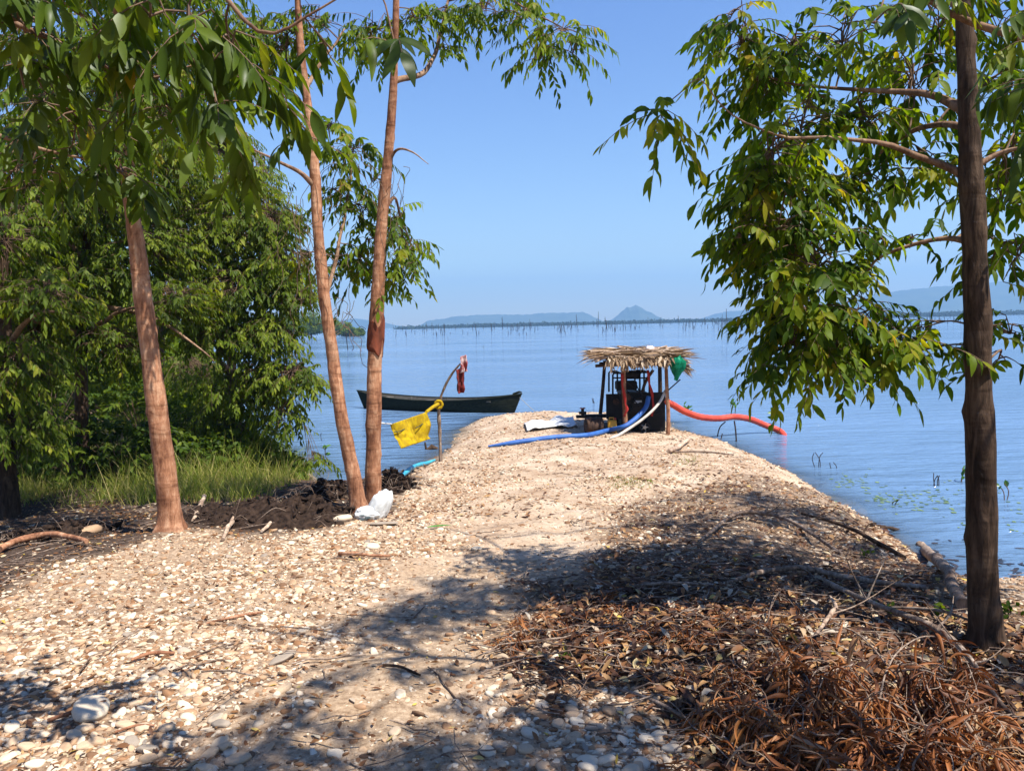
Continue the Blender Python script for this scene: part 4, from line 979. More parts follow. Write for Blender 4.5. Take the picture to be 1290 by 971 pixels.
# ------------------------------------------------------------------ brush pile: dead branches with hanging dry leaves
def dead_branch(pts, label, nl=26, grp='dead branches heaped in the right corner', ll=.10, r0=.0045):
    """pts: (px, py, lift)"""
    a = np.array([p[:2] for p in pts], float); g = G(a[:, 0], np.minimum(a[:, 1], 1150))
    g = np.array([[q[0], q[1], q[2] + p[2]] for q, p in zip(g, pts)])
    pq = smooth_path(g, 30); pr = np.linspace(r0, .0014, 30)
    pq[2:] += .012 * np.stack([vnoise(pq[2:] * 7 + s_) for s_ in (0, 7, 13)], -1)
    root = thing('dead_branch', label, 'branch', pq[0], grp)
    mb = MB(); mb.tube(pq, pr, 6)
    for k in range(3):
        i = rng.integers(6, 24); d = nrm(rng.normal(0, 1, 3) * np.array([1, 1, .6])); L = rng.uniform(.08, .22)
        mb.tube(smooth_path(np.array([pq[i], pq[i] + d * L * .5 + rng.normal(0, .02, 3), pq[i] + d * L - [0, 0, .03]]), 7), np.linspace(.0022, .0009, 7), 4)
    mb.build('stem', M['dead_wood'], root)
    tt = rng.integers(4, 30, nl)
    T = nrm(np.gradient(pq, axis=0))[tt]; S = nrm(np.cross(T, [0, 0, 1.]) + 1e-5)
    sg = np.where(rng.random(nl) < .5, 1, -1)[:, None]
    D = T * rng.uniform(-.2, .6, (nl, 1)) + S * sg * rng.uniform(.2, 1., (nl, 1)) + np.array([0, 0, -1]) * rng.uniform(-.3, 1.3, (nl, 1)) + rng.normal(0, .35, (nl, 3))
    L = ll * rng.uniform(.55, 1.3, nl)
    V, F, c = blades(pq[tt] + rng.normal(0, .012, (nl, 3)), D, nrm(rng.normal(0, 1, (nl, 3)) + T * .5), L, L * rng.uniform(.05, .14, nl), 8, droop=rng.uniform(-.1, .7, nl), fold=rng.uniform(.3, 2.2, nl), curl=rng.normal(0, .2, nl))
    V[:, 2] = np.maximum(V[:, 2], Hfast(V[:, 0], V[:, 1]) + .006)
    build('dry_leaves', V, [F], M['dry'], root, {'tone': np.repeat(np.clip(rng.random() * .6 + rng.random(nl) * .6 - .1, 0, 1), c)})
    return root
LB = 'orange brown dead branch with dry hanging leaves in the heap at the right corner'
dead_branch([(1100, 970, .05), (1115, 905, .16), (1160, 870, .24), (1215, 880, .2), (1238, 925, .05)], 'arched dead branch bowing over the right end of the brush pile', 60, None)
dead_branch([(1180, 960, .06), (1120, 890, .16), (1060, 860, .2), (1000, 870, .14), (965, 930, .04)], 'arched dead branch bowing over the left end of the brush pile', 60, None)
dead_branch([(960, 815, .02), (968, 800, .08), (975, 785, .13), (985, 780, .14), (998, 790, .1)], 'small upright brown dead sprig behind the brush pile', 26, None, .07)
for k in range(64):
    cx = rng.uniform(915, 1235); cy = rng.uniform(885, 1020)
    env = max(1 - ((cx - 1095) / 190) ** 2, .2)
    h0 = rng.uniform(.01, .17) * env; an = rng.uniform(0, 6.28); ln = rng.uniform(50, 120)
    dx, dy = math.cos(an) * ln, math.sin(an) * ln * .4
    dead_branch([(cx, cy, h0), (cx + dx * .35, cy + dy * .35, h0 + rng.uniform(.0, .07)), (cx + dx * .7, cy + dy * .7, h0 + rng.uniform(-.01, .06)), (cx + dx, cy + dy, max(.01, h0 - .06))], LB, int(rng.integers(55, 85)))
for k in range(22):
    cx = rng.uniform(650, 870); cy = rng.uniform(762, 825); an = rng.uniform(0, 6.28); ln = rng.uniform(40, 80)
    dx, dy = math.cos(an) * ln, math.sin(an) * ln * .3
    dead_branch([(cx, cy, .02), (cx + dx * .5, cy + dy * .5, .035), (cx + dx, cy + dy, .015)], 'rusty dead branch with dry leaves pressed flat at the shaded track edge', 75, 'dead branches flat on the track edge', .07, .003)
for k in range(14):
    cx = rng.uniform(870, 980); cy = rng.uniform(800, 930); an = rng.uniform(0, 6.28); ln = rng.uniform(40, 80)
    dx, dy = math.cos(an) * ln, math.sin(an) * ln * .35
    dead_branch([(cx, cy, .02), (cx + dx * .5, cy + dy * .5, .06), (cx + dx, cy + dy, .02)], 'brown dead sprig lying between the track edge and the brush pile', 32, 'dead sprigs left of the brush pile', .075, .003)
# big curled leaf in front
q = G(924, 948)
V, F, c = blades(q[None] + [[0, 0, .0]], np.array([[.1, -.2, 1.]]), np.array([[.1, -1, .2]]), .085, .07, 7, droop=0, fold=.4, shape='pad', curl=.15)
tag(build('dead_leaf', V, [F], M['litter'], None, {'tone': np.full(len(V), .72)}), 'broad tan leaf standing on edge at the foot of the brush pile', 'leaf')
q = G(553, 669)
V, F, c = blades(q[None] + [[-.1, 0, .02]], np.array([[1, .1, .05]]), np.array([[.1, 0, 1]]), .21, .035, 7, droop=0.02, fold=.4)
tag(build('green_leaf', V, [F], leaf_mat('fresh_leaf', [(0, (.05, .3, .03)), (1, (.05, .3, .03))], .2), None, {'tone': np.full(len(V), .5)}), 'fresh bright green leaf dropped on the gravel track', 'leaf')

# ------------------------------------------------------------------ black soil mounds with roots
sm = simple('black_soil', (.007, .004, .003), (.050, .031, .021), 22, .95, .1, .8, .03)
def mound(pts, ry, hpx, label, seed):
    a = np.array(pts, float); g = G(a[:, 0], a[:, 1]); n = 90; pq = smooth_path(g, n); mrow = 34
    js = np.linspace(-1, 1, mrow); V = []
    d = nrm(np.gradient(pq, axis=0)); S = np.stack([-d[:, 1], d[:, 0], d[:, 2] * 0], -1)
    u = np.linspace(-1, 1, n); env = (1 - np.abs(u) ** 2.6)
    for j in js:
        q = pq + S * (ry * j * (.5 + .5 * env))[:, None]
        hh = hpx * env * np.cos(j * np.pi / 2) ** .8
        nz = fbm(np.stack([q[:, 0] * 4, q[:, 1] * 4, q[:, 0] * 0 + seed], -1), 3) * .7 + .6 * fbm(np.stack([q[:, 0] * 11, q[:, 1] * 13, q[:, 0] * 0 + seed], -1), 3)
        z = Hgt(q[:, 0], q[:, 1]) + hh * (1 + .5 * nz) - .03 + .035 * nz
        V.append(np.stack([q[:, 0] + .05 * nz, q[:, 1] + .04 * nz, z], -1))
    V = np.array(V); idx = np.arange(mrow * n).reshape(mrow, n)
    Fq = np.stack([idx[:-1, :-1], idx[:-1, 1:], idx[1:, 1:], idx[1:, :-1]], -1).reshape(-1, 4)
    root = thing('soil_mound', label, 'mound', pq[n // 2])
    nC_ = 620; bi_ = rng.integers(0, V.reshape(-1, 3).shape[0], nC_)
    sv, sf, _t = stones(V.reshape(-1, 3)[bi_] + rng.normal(0, .03, (nC_, 3)) * [1, 1, .3], np.exp(rng.normal(math.log(.017), .5, nC_)), ico(2))
    sv = sv + .006 * np.stack([vnoise(sv * 60 + k_) for k_ in (0, 9, 21)], -1)
    build('earth', np.vstack([V.reshape(-1, 3), sv]), [Fq, sf + V.reshape(-1, 3).shape[0]], sm, root)
    mt = MB()
    W_ = V.reshape(-1, 3)
    for k in range(90):
        p = W_[rng.integers(0, len(W_))]; dd = nrm(rng.normal(0, 1, 3) + np.array([0, -.6, .4])); L = rng.uniform(.08, .3)
        mt.tube(smooth_path(np.array([p, p + dd * L * .5 + rng.normal(0, .03, 3), p + dd * L + np.array([0, 0, -.08])]), 8), np.linspace(.0035, .001, 8), 4)
    mt.build('roots', M['dead_wood'], root)
mound([(215, 648), (290, 652), (350, 657), (410, 652), (455, 640)], .5, .17, 'long ridge of black dug earth with roots between the trunks', 1)
mound([(380, 632), (405, 628), (430, 622)], .3, .17, 'smaller black earth heap at the water just left of the pair', 2)
mound([(478, 622), (492, 620), (508, 618)], .26, .22, 'brown earth clod heap just right of the straight trunk', 3)
mound([(0, 690), (40, 680), (90, 672), (150, 660)], .5, .07, 'low dark soil bank at the left edge under the trees', 4)

# ------------------------------------------------------------------ boat
bw = simple('boat_paint', (.008, .010, .007), (.028, .032, .02), 6, .85, .1, .2, .01, sc3=(1, 6, 6))
bin_ = simple('boat_inside_wood', (.06, .055, .045), (.16, .14, .115), 6, .75, .2, .2, .01, sc3=(1, 6, 6))
bend = P(659, 505, 20.9); lend = P(449, 500, 23.4)
bend[2] = 0; lend[2] = 0
ctr = (bend + lend) / 2; ax = bend - lend; BL = np.linalg.norm(ax); ax = ax / BL; sd_ = np.array([-ax[1], ax[0], 0])
root = thing('canoe', 'long dark green wooden canoe moored behind the gravel spit', 'boat', ctr)
nst = 41; u = np.linspace(-1, 1, nst)
hbw = .46 * (1 - np.abs(u) ** 2.4) + .02            # half beam
shr = .30 + .20 * np.abs(u) ** 2.2                  # sheer height
def hull(off, zoff):
    rings = []
    for i in range(nst):
        b_ = max(hbw[i] - off, .006); s_ = shr[i]
        prof = [(-1.0, s_), (-.95, s_ * .55), (-.8, .02), (-.55, -.10 + zoff), (0, -.12 + zoff), (.55, -.10 + zoff), (.8, .02), (.95, s_ * .55), (1.0, s_)]
        xx = u[i] * BL / 2 * .985
        ring = []
        for (wv, zv) in prof:
            endr = (abs(u[i]) ** 10) * (1 - (zv + .12) / (s_ + .12)) * .28
            ring.append(ctr + ax * (xx - np.sign(u[i]) * endr) + sd_ * b_ * wv + np.array([0, 0, zv]))
        rings.append(ring)
    return np.array(rings)
def ringfaces(a, b):
    idx = np.arange(a * b).reshape(a, b)
    return np.stack([idx[:-1, :-1], idx[:-1, 1:], idx[1:, 1:], idx[1:, :-1]], -1).reshape(-1, 4)
ho = hull(0, 0); hi = hull(.025, .03)
build('hull', ho.reshape(-1, 3), [ringfaces(nst, 9)], bw, root)
build('inner_planking', hi.reshape(-1, 3), [ringfaces(nst, 9)[:, ::-1]], bin_, root)
for e in (0, 8):
    mb = MB(); mb.tube(ho[:, e] + np.array([0, 0, .012]), .02, 6); mb.build('gunwale', bw, root)
for uu in (-.62, -.15, .3, .66):
    i = int((uu + 1) / 2 * (nst - 1)); mb = MB()
    c_ = ctr + ax * (uu * BL / 2) + np.array([0, 0, shr[i] - .07])
    mb.box(c_, (.2, hbw[i] * 1.9, .03), math.atan2(ax[1], ax[0])); mb.build('seat', bin_, root, False)
for uu in (-.4, .08, .5):
    i = int((uu + 1) / 2 * (nst - 1)); mb = MB()
    mb.tube(hi[i] + np.array([0, 0, .006]), .016, 6); mb.build('rib', bin_, root)
mb = MB(); tip = ho[-2, 4]; c_ = ctr + ax * (BL / 2 * .93) + np.array([0, 0, .5])
mb.tube([c_ + ax * -.1, c_ + ax * .08 + [0, 0, .06], c_ + ax * .16 + [0, 0, .05]], [.03, .03, .015], 7); mb.build('bow_stub', bw, root)
# mooring line
a0 = ctr + ax * (BL / 2 * .96) + np.array([0, 0, .42]); a1 = G(708, 533)
pp = smooth_path(np.array([a0, (a0 + a1) / 2 - [0, 0, .12], a1 + [0, 0, .01]]), 16)
mb = MB(); mb.tube(pp, .007, 5)
ropem = simple('rope_fibre', (.22, .2, .17), (.42, .39, .34), 60, .9, .1, .3)
tag(mb.build('mooring_rope', ropem), 'thin mooring rope from the canoe bow to the spit', 'rope')

# ------------------------------------------------------------------ bent pole, cloth rag, yellow flag
g0 = G(555, 580); Yp = g0[1]
pole = smooth_path(np.array([g0 - [0, 0, .15], P(554, 545, Yp), P(553, 511, Yp), P(560, 488, Yp - .05), P(570, 470, Yp - .1), P(580, 458, Yp - .15)]), 30)
mb = MB(); mb.tube(pole, np.linspace(.030, .014, 30) * (1 + .15 * rng.normal(0, 1, 30)), 8)
tag(mb.build('bent_pole', M['dead_wood']), 'crooked stick pole planted at the spit edge', 'pole')
def cloth(name, corners, mt, parent=None, nu=26, nv=22, fold=.03, fr=5, seed=0, thick=.004, sag=.0, attrv=None):
    """corners: tl, tr, br, bl in world; a rippled sheet with thickness"""
    tl, tr2, br, bl = (np.asarray(c, float) for c in corners)
    U, Vv = np.meshgrid(np.linspace(0, 1, nu), np.linspace(0, 1, nv))
    q = ((tl * (1 - U[..., None]) + tr2 * U[..., None]) * (1 - Vv[..., None]) + (bl * (1 - U[..., None]) + br * U[..., None]) * Vv[..., None])
    nn = nrm(np.cross(tr2 - tl, bl - tl))
    w = np.sin(U * fr * 2 + seed) * .5 + .5 * vnoise(np.stack([U * fr, Vv * 2.2, U * 0 + seed], -1)) + .3 * vnoise(np.stack([U * fr * 3, Vv * 6, U * 0 + seed + 5], -1))
    q = q + nn * (fold * w * (.25 + .75 * Vv))[..., None]
    q[..., 2] -= sag * np.sin(np.pi * U) * (1 - Vv * .4)
    o = build(name, q, [ringfaces(nv, nu)], mt, parent, {'v': Vv, 'u': U})
    m_ = o.modifiers.new('thickness', 'SOLIDIFY'); m_.thickness = thick
    return o
def cloth_mat(name, c, trans=.3, c2=None):
    m, t, b = mat(name, .85, .1)
    n = noise(t, 12, 4); r = ramp(t, n.outputs[0], [(.3, tuple(v * .8 for v in c)), (.7, c)]) if c2 is None else ramp(t, n.outputs[0], [(.45, c), (.55, c2)])
    t.links.new(r.outputs[0], b.inputs['Base Color'])
    tr_ = t.nodes.new('ShaderNodeBsdfTranslucent'); t.links.new(r.outputs[0], tr_.inputs[0])
    mx = t.nodes.new('ShaderNodeMixShader'); mx.inputs[0].default_value = trans
    t.links.new(b.outputs[0], mx.inputs[1]); t.links.new(tr_.outputs[0], mx.inputs[2]); t.links.new(mx.outputs[0], t.nodes['Material Output'].inputs[0])
    return m
ym = cloth_mat('yellow_cloth', (.60, .42, .012), .4, (.46, .30, .015))
Y1, Y2 = 9.2, 10.6
rootf = thing('yellow_flag', 'yellow cloth flag tied between the straight trunk and the crooked pole', 'flag', P(515, 530, 10))
cloth('cloth', [P(493, 534, Y1), P(537, 519, Y2), P(541, 553, Y2), P(506, 565, Y1)], ym, rootf, fold=.09, fr=5, seed=2)
mb = MB(); mb.tube(smooth_path(np.array([P(537, 519, Y2), P(545, 513, (Y2 + Yp) / 2), P(552, 509, Yp - .03)]), 10), np.linspace(.022, .03, 10), 7); 
kp = P(553, 509, Yp)
for k in range(7):
    an = k / 7 * 6.28; mb.tube(smooth_path(np.array([kp + [.05 * math.cos(an), -.05, .05 * math.sin(an)], kp + [.06 * math.cos(an + .9), -.06, .06 * math.sin(an + .9)], kp + [.05 * math.cos(an + 2), -.045, .06 * math.sin(an + 2)]]), 6), .022, 6)
mb.build('tie', ym, rootf)
mb = MB()
for a_, b_ in (((.02, .30), (.30, .32)), ((.62, .42), (.98, .28))):
    tl, tr2, br, bl = P(493, 534, Y1), P(537, 519, Y2), P(541, 553, Y2), P(506, 565, Y1)
    def bi(u_, v_): return (tl * (1 - u_) + tr2 * u_) * (1 - v_) + (bl * (1 - u_) + br * u_) * v_ + np.array([0, -.075, 0])
    mb.tube(smooth_path(np.array([bi(a_[0], a_[1]), bi((a_[0] + b_[0]) / 2, (a_[1] + b_[1]) / 2 + .03), bi(*b_)]), 6), .006, 5)
mb.build('stitching', simple('dark_thread', (.01, .03, .02), (.02, .05, .03), 9), rootf)
mb = MB(); mb.tube(smooth_path(np.array([P(474, 532, YC - .05), P(483, 533, 8.3), P(493, 534, Y1)]), 10), .008, 6)
mb.build('cord', simple('white_cord', (.6, .6, .58), (.75, .74, .7), 30, .8), rootf)
# rag at the top of the pole
ragm = cloth_mat('rag_red', (.22, .035, .028), .2, (.10, .022, .02))
ragp = cloth_mat('rag_pink', (.32, .07, .07), .2, (.5, .36, .34))
rootr = thing('rag', 'dark red and white rag hanging from the tip of the crooked pole', 'rag', P(580, 470, Yp - .15))
Yr = Yp - .2
cloth('cloth', [P(574, 466, Yr), P(586, 462, Yr + .1), P(585, 494, Yr + .12), P(576, 496, Yr)], ragm, rootr, fold=.09, fr=5, seed=4)
cloth('cloth_tip', [P(580, 449, Yr + .05), P(587, 447, Yr + .1), P(588, 468, Yr + .12), P(580, 470, Yr)], ragp, rootr, fold=.08, fr=5, seed=8)

# ------------------------------------------------------------------ pump shelter
YS = 15.0
sroot = thing('thatched_shelter', 'small palm thatched shelter on crooked poles over the pump', 'shelter', P(800, 546, YS))
def gz(x, y): return float(Hgt(x, y))
def post(px0, py0, px1, Y, r, m_):
    top = P(px0, py0, Y); bot = P(px1, 540, Y); bot[2] = gz(bot[0], bot[1]) - .15
    q = smooth_path(np.array([bot, (bot * 2 + top) / 3 + rng.normal(0, .015, 3), (bot + top * 2) / 3 + rng.normal(0, .015, 3), top + [0, 0, .04]]), 16)
    mb = MB(); mb.tube(q, np.linspace(r * 1.1, r * .9, 16), 8); mb.build('post', M[m_], sroot)
post(762, 457, 754, 16.3, .038, 'bark_dark')
post(785, 459, 787, 14.65, .045, 'bark_red')
post(839, 459, 841, 14.65, .036, 'bark_red')
post(831, 457, 832, 16.3, .045, 'bark_dark')
mb = MB()
for a_, b_ in ((P(750, 461, 14.65), P(858, 459, 14.65)), (P(755, 458, 16.3), P(852, 456, 16.3)), (P(774, 459, 14.5), P(772, 456, 16.5)), (P(836, 459, 14.5), P(834, 456, 16.5)), (P(805, 458, 14.5), P(803, 455, 16.5))):
    mb.tube(smooth_path(np.array([a_, (a_ + b_) / 2 + [0, 0, .02], b_]), 8), .03, 7)
mb.build('roof_beam', M['bark_dark'], sroot)
# thatch: long palm strips in layers
N = 1500
u = rng.uniform(0, 1, N); v = rng.uniform(0, 1, N) ** .8
x0 = P(764, 450, 14.5)[0]; x1 = P(862, 450, 14.5)[0]
zt = P(800, 452, 14.6)[2]
pos = np.stack([x0 + (x1 - x0) * u, 14.4 + 2.2 * v, zt + .02 + .02 * v + rng.uniform(0, .075, N)], -1)
an = rng.normal(0, .17, N) + np.where(rng.random(N) < .5, 0, np.pi)
D = np.stack([np.cos(an), np.sin(an), rng.normal(0, .07, N)], -1)
L = rng.uniform(.3, .8, N)
pos[:, 0] -= np.cos(an) * L * .4
V1, F1, c1 = blades(pos, D, np.stack([rng.normal(0, .5, N), rng.normal(0, .5, N), np.ones(N)], -1), L, rng.uniform(.025, .06, N), 5, droop=rng.uniform(-.05, .10, N), fold=.5)
N3 = 90
pos3 = np.stack([rng.uniform(x0 - .05, x1, N3), rng.uniform(14.4, 16, N3), zt + rng.uniform(.02, .10, N3)], -1); an = rng.normal(0, .6, N3) + np.where(rng.random(N3) < .6, np.pi, 0)
L3 = rng.uniform(.25, .55, N3)
V3, F3, c3 = blades(pos3, np.stack([np.cos(an), np.sin(an), rng.normal(.03, .16, N3)], -1), rng.normal(0, 1, (N3, 3)), L3, rng.uniform(.015, .035, N3), 5, droop=rng.uniform(0, .4, N3), fold=.5)
N2 = 300
u = np.clip(rng.normal(.42, .19, N2), .02, .80)
pos = np.stack([x0 + (x1 - x0) * u, 14.42 + rng.uniform(-.06, .1, N2), zt + .01 + rng.uniform(-.03, .06, N2)], -1)
D = np.stack([rng.normal(.15, .5, N2), rng.normal(-.35, .2, N2), -rng.uniform(.3, 1.1, N2)], -1)
L2 = rng.uniform(.08, .22, N2)
V2, F2, c2 = blades(pos, D, nrm(rng.normal(0, .5, (N2, 3)) + np.array([0, -1, .2])), L2, rng.uniform(.025, .055, N2), 5, droop=.2, fold=.5)
tn = np.concatenate([np.repeat(rng.random(N), c1), np.repeat(np.clip(rng.random(N2) * .8 + .25, 0, 1), c2), np.repeat(rng.random(N3), c3)])
build('thatch_roof', np.vstack([V1, V2, V3]), [np.vstack([F1, F2 + len(V1), F3 + len(V1) + len(V2)])], M['thatch'], sroot, {'tone': tn})
# loose frond stalks on the roof
mb = MB()
for (a_, b_) in (((779, 437), (800, 446)), ((745, 446), (790, 448)), ((760, 444), (855, 441)), ((835, 443), (855, 437)), ((800, 442), (850, 446)), ((748, 452), (800, 450)), ((838, 452), (872, 466)), ((842, 455), (870, 462)), ((778, 436), (812, 443)), ((744, 443), (782, 446)), ((840, 436), (818, 446)), ((846, 438), (812, 443)), ((750, 456), (775, 450)), ((742, 449), (770, 452))):
    p0, p1 = P(*a_, 14.6 + rng.uniform(-.15, .5)), P(*b_, 14.5 + rng.uniform(-.15, .5))
    mb.tube(smooth_path(np.array([p0, (p0 + p1) / 2 + [0, 0, .03], p1]), 8), np.linspace(.018, .008, 8), 6)
mb.build('frond_stalk', M['pale_wood'], sroot)
N = 60
pos = np.repeat(P(855, 458, 14.5)[None], N, 0) + rng.normal(0, .03, (N, 3))
V, F, c = blades(pos, np.stack([np.ones(N), rng.normal(0, .2, N), rng.normal(-.4, .25, N)], -1), nrm(rng.normal(0, 1, (N, 3))), rng.uniform(.15, .32, N), .03, 5, droop=.25, fold=.5)
build('frond_tuft', V, [F], M['thatch'], sroot, {'tone': np.repeat(rng.random(N), c)})

# green bag tied at the roof corner
gm = cloth_mat('green_plastic', (.004, .13, .06), .25, (.01, .24, .12))
gm.node_tree.nodes['Principled BSDF'].inputs['Roughness'].default_value = .35
Vb, Fb = I2
q = Vb.copy(); zz = q[:, 2]
tp_ = np.where(zz < 0, 1 - .9 * (-zz) ** 1.3, 1 - .35 * zz ** 2)
q = q * np.stack([tp_ * .16, tp_ * .12, np.where(zz < 0, .36, .15)], -1)
q *= (1.08 - .32 * np.abs(vnoise(Vb * np.array([3, 3, 1.1]) + 2)) - .16 * np.abs(vnoise(Vb * 5.5)))[:, None]; q[:, 0] += .05 * vnoise(Vb * 2 + 8)
q = q @ np.array(Matrix.Rotation(.15, 3, 'Y')).T + P(853, 457, 14.42)
tag(build('green_bag', q, [Fb], gm), 'green plastic bag hung on the right corner of the thatch', 'bag')
q = Vb * np.array([.09, .08, .065]) * (1 + .3 * fbm(Vb * 3 + 4, 3))[:, None] + P(819, 440, 14.9)
tag(build('pale_cloth', q, [Fb], cloth_mat('pink_white_cloth', (.62, .45, .4), .1, (.7, .62, .58))), 'crumpled pinkish white cloth lying on top of the thatch', 'cloth')

# ------------------------------------------------------------------ pump engine
dk = simple('black_machine_paint', (.004, .004, .004), (.012, .011, .011), 9, .7, .2, .1, .004)
dk2 = simple('greasy_iron', (.006, .005, .005), (.026, .021, .018), 14, .6, .3, .2, .006, .4)
rust = simple('rusty_iron', (.025, .014, .010), (.10, .055, .034), 9, .8, .2, .3, .01)
eroot = thing('pump_engine', 'black diesel pump engine in a box frame under the thatch', 'pump', P(802, 546, YS))
def bx(name, x0_, x1_, y0_, y1_, Ya, Yb_, m_, parent=eroot, bev=.01):
    a_ = P(x0_, y1_, Ya); b_ = P(x1_, y0_, Ya)
    mb = MB(); mb.box([(a_[0] + b_[0]) / 2, (Ya + Yb_) / 2, (a_[2] + b_[2]) / 2], [abs(b_[0] - a_[0]), Yb_ - Ya, abs(b_[2] - a_[2])])
    return mb.build(name, m_, parent, False, bev)
bx('side_panel', 764, 784, 496, 528, 15.0, 15.05, dk)
bx('side_panel', 815, 838, 494, 543, 14.9, 14.95, dk)
bx('engine_block', 783, 816, 494, 536, 15.05, 15.6, dk2)
bx('base_rail', 764, 838, 536, 543, 15.0, 15.7, dk)
bx('rear_panel', 766, 836, 497, 540, 15.75, 15.8, dk)
bx('fuel_tank', 777, 803, 480, 492, 15.1, 15.4, dk, bev=.03)
mb = MB(); a_ = P(785, 472, 15.25); b_ = P(806, 472, 15.25); mb.tube([a_, b_], .085, 16); mb.tube([a_ + [.05, 0, -.2], a_ + [.05, 0, 0]], .03, 8); mb.build('air_filter', dk2, eroot)
for xs_, x2_, tpy in ((772, 783, 470), (806, 818, 469)):
    mb = MB(); pts = np.array([P(xs_, 497, 15.05), P(xs_, tpy + 2, 15.05), P(xs_ + 2, tpy, 15.05), P(x2_ - 1, tpy, 15.05), P(x2_, tpy + 2, 15.05), P(x2_, 497, 15.05)])
    mb.tube(pts, .018, 8); mb.tube(pts + [0, .6, 0], .018, 8); mb.tube([P(xs_, 476, 15.05), P(x2_, 476, 15.05)], .014, 8); mb.tube([pts[2], pts[2] + [0, .6, 0]], .016, 8); mb.tube([pts[3], pts[3] + [0, .6, 0]], .016, 8)
    mb.build('tube_frame', dk, eroot)
mb = MB(); mb.tube(smooth_path(np.array([P(809, 494, 15.0), P(812, 484, 15.0), P(816, 476, 15.0), P(823, 466, 15.0)]), 12), .03, 9); mb.build('exhaust', rust, eroot)
# flywheel
fc = P(812, 538, 14.86)
mb = MB(); th = np.linspace(0, 2 * np.pi, 25); mb.tube(np.stack([fc[0] + .09 * np.cos(th), fc[1] + 0 * th, fc[2] + .09 * np.sin(th)], -1), .022, 8, False); fw = mb.build('flywheel', dk2, eroot)
mb = MB(); mb.tube([fc + [0, -.03, 0], fc + [0, .12, 0]], .035, 12)
for k in range(5): mb.tube([fc, fc + [.08 * math.cos(k * 1.257), 0, .08 * math.sin(k * 1.257)]], .012, 6)
mb.build('hub', simple('worn_steel', (.2, .2, .2), (.4, .4, .4), 20, .4, .5, 0, .01, .7), fw)
mb = MB(); pc = P(806, 510, 15.0); mb.tube([pc + [0, .06, 0], pc + [0, -.06, 0]], .15, 20); mb.tube([pc + [0, -.06, 0], pc + [0, -.1, 0]], .06, 14); mb.build('pump_housing', dk2, eroot)
mb = MB(); npz = P(804, 506, 14.93); mb.box(npz, (.14, .012, .05)); mb.build('nameplate', simple('white_plate', (.45, .45, .45), (.6, .6, .58), 30, .6), eroot, False, .003)
bx('drive_bar', 733, 766, 522, 527, 15.2, 15.35, dk2)
bx('control_bracket', 726, 735, 523, 527, 15.2, 15.3, dk2)

mb = MB()
for (xa, ya, xb, yb, sg_) in ((786, 478, 812, 500, .3), (790, 492, 806, 512, .25), (800, 480, 818, 498, .2), (778, 494, 796, 520, .3), (770, 500, 800, 506, .15), (808, 498, 832, 520, .3)):
    p0, p1 = P(xa, ya, 14.95), P(xb, yb, 14.85); mb.tube(smooth_path(np.array([p0, (p0 + p1) / 2 + [rng.normal(0, .08), -.08, -sg_ * .5], p1]), 14), .010, 6)
mb.build('cables', dk2, eroot)
for k, (xa, ya) in enumerate(((790, 500), (798, 516), (776, 506))):
    mb = MB(); c_ = P(xa, ya, 15.0); mb.tube([c_ + [0, .05, 0], c_ + [0, -.05, 0]], [.07, .05, .06][k], 14); mb.tube([c_ + [0, -.05, 0], c_ + [0, -.075, 0]], .025, 10); mb.build('cover_cap', [rust, dk2, rust][k], eroot)
# rusty drum and can beside it
dc = P(748, 536, 14.8); dc[2] = gz(dc[0], dc[1]) + .16
dr = thing('rusty_drum', 'small rusty drum lying on its side left of the pump', 'drum', dc)
mb = MB(); e1, e2 = dc + [-.15, 0, 0], dc + [.16, .06, 0]
mb.tube([e1, e1 + (e2 - e1) * .05, e1 + (e2 - e1) * .5, e1 + (e2 - e1) * .95, e2], [.15, .165, .16, .165, .15], 22); mb.build('body', rust, dr)
for f_ in (.3, .7):
    mb = MB(); c_ = e1 + (e2 - e1) * f_; dv = nrm(e2 - e1); mb.tube([c_ - dv * .012, c_, c_ + dv * .012], [.162, .174, .162], 22, False); mb.build('hoop', rust, dr)
mb = MB(); mb.tube([e1 + [-.02, -.02, .07], e1 + [.01, -.02, .07]], .03, 10); mb.build('bung', dk2, dr)
jc = P(771, 533, 14.75); jc[2] = gz(jc[0], jc[1]) + .13
jr = thing('jerrycan', 'small orange yellow jerrycan standing against the black panel', 'jerrycan', jc)
jm = simple('orange_plastic', (.42, .20, .015), (.55, .30, .03), 7, .5, .35, 0)
mb = MB(); mb.box(jc, (.17, .11, .24)); mb.build('body', jm, jr, False, .025)
mb = MB(); mb.tube([jc + [-.05, 0, .12], jc + [-.05, 0, .16], jc + [.03, 0, .16], jc + [.03, 0, .12]], .012, 7); mb.build('handle', jm, jr)
mb = MB(); mb.tube([jc + [.06, 0, .12], jc + [.06, 0, .155]], .022, 10); mb.build('cap', simple('cap_red', (.3, .03, .02), (.35, .05, .03), 5, .5), jr)
# valve with red handle on the left bar
vc = P(734, 520, 15.25)
vr = thing('valve', 'small black valve with a red handle left of the pump', 'valve', vc)
mb = MB(); mb.tube([vc + [0, 0, -.07], vc + [0, 0, .08]], .03, 9); mb.tube([vc + [-.07, 0, 0], vc + [.07, 0, 0]], .028, 9); mb.build('body', dk2, vr)
mb = MB(); th = np.linspace(0, 2 * np.pi, 17); mb.tube(np.stack([vc[0] + .05 * np.cos(th), vc[1] + .05 * np.sin(th), vc[2] + .09 + 0 * th], -1), .009, 6, False); mb.tube([vc + [-.05, 0, .09], vc + [.05, 0, .09]], .008, 6); mb.build('handle', simple('faded_red', (.25, .03, .02), (.35, .06, .05), 9, .6), vr)
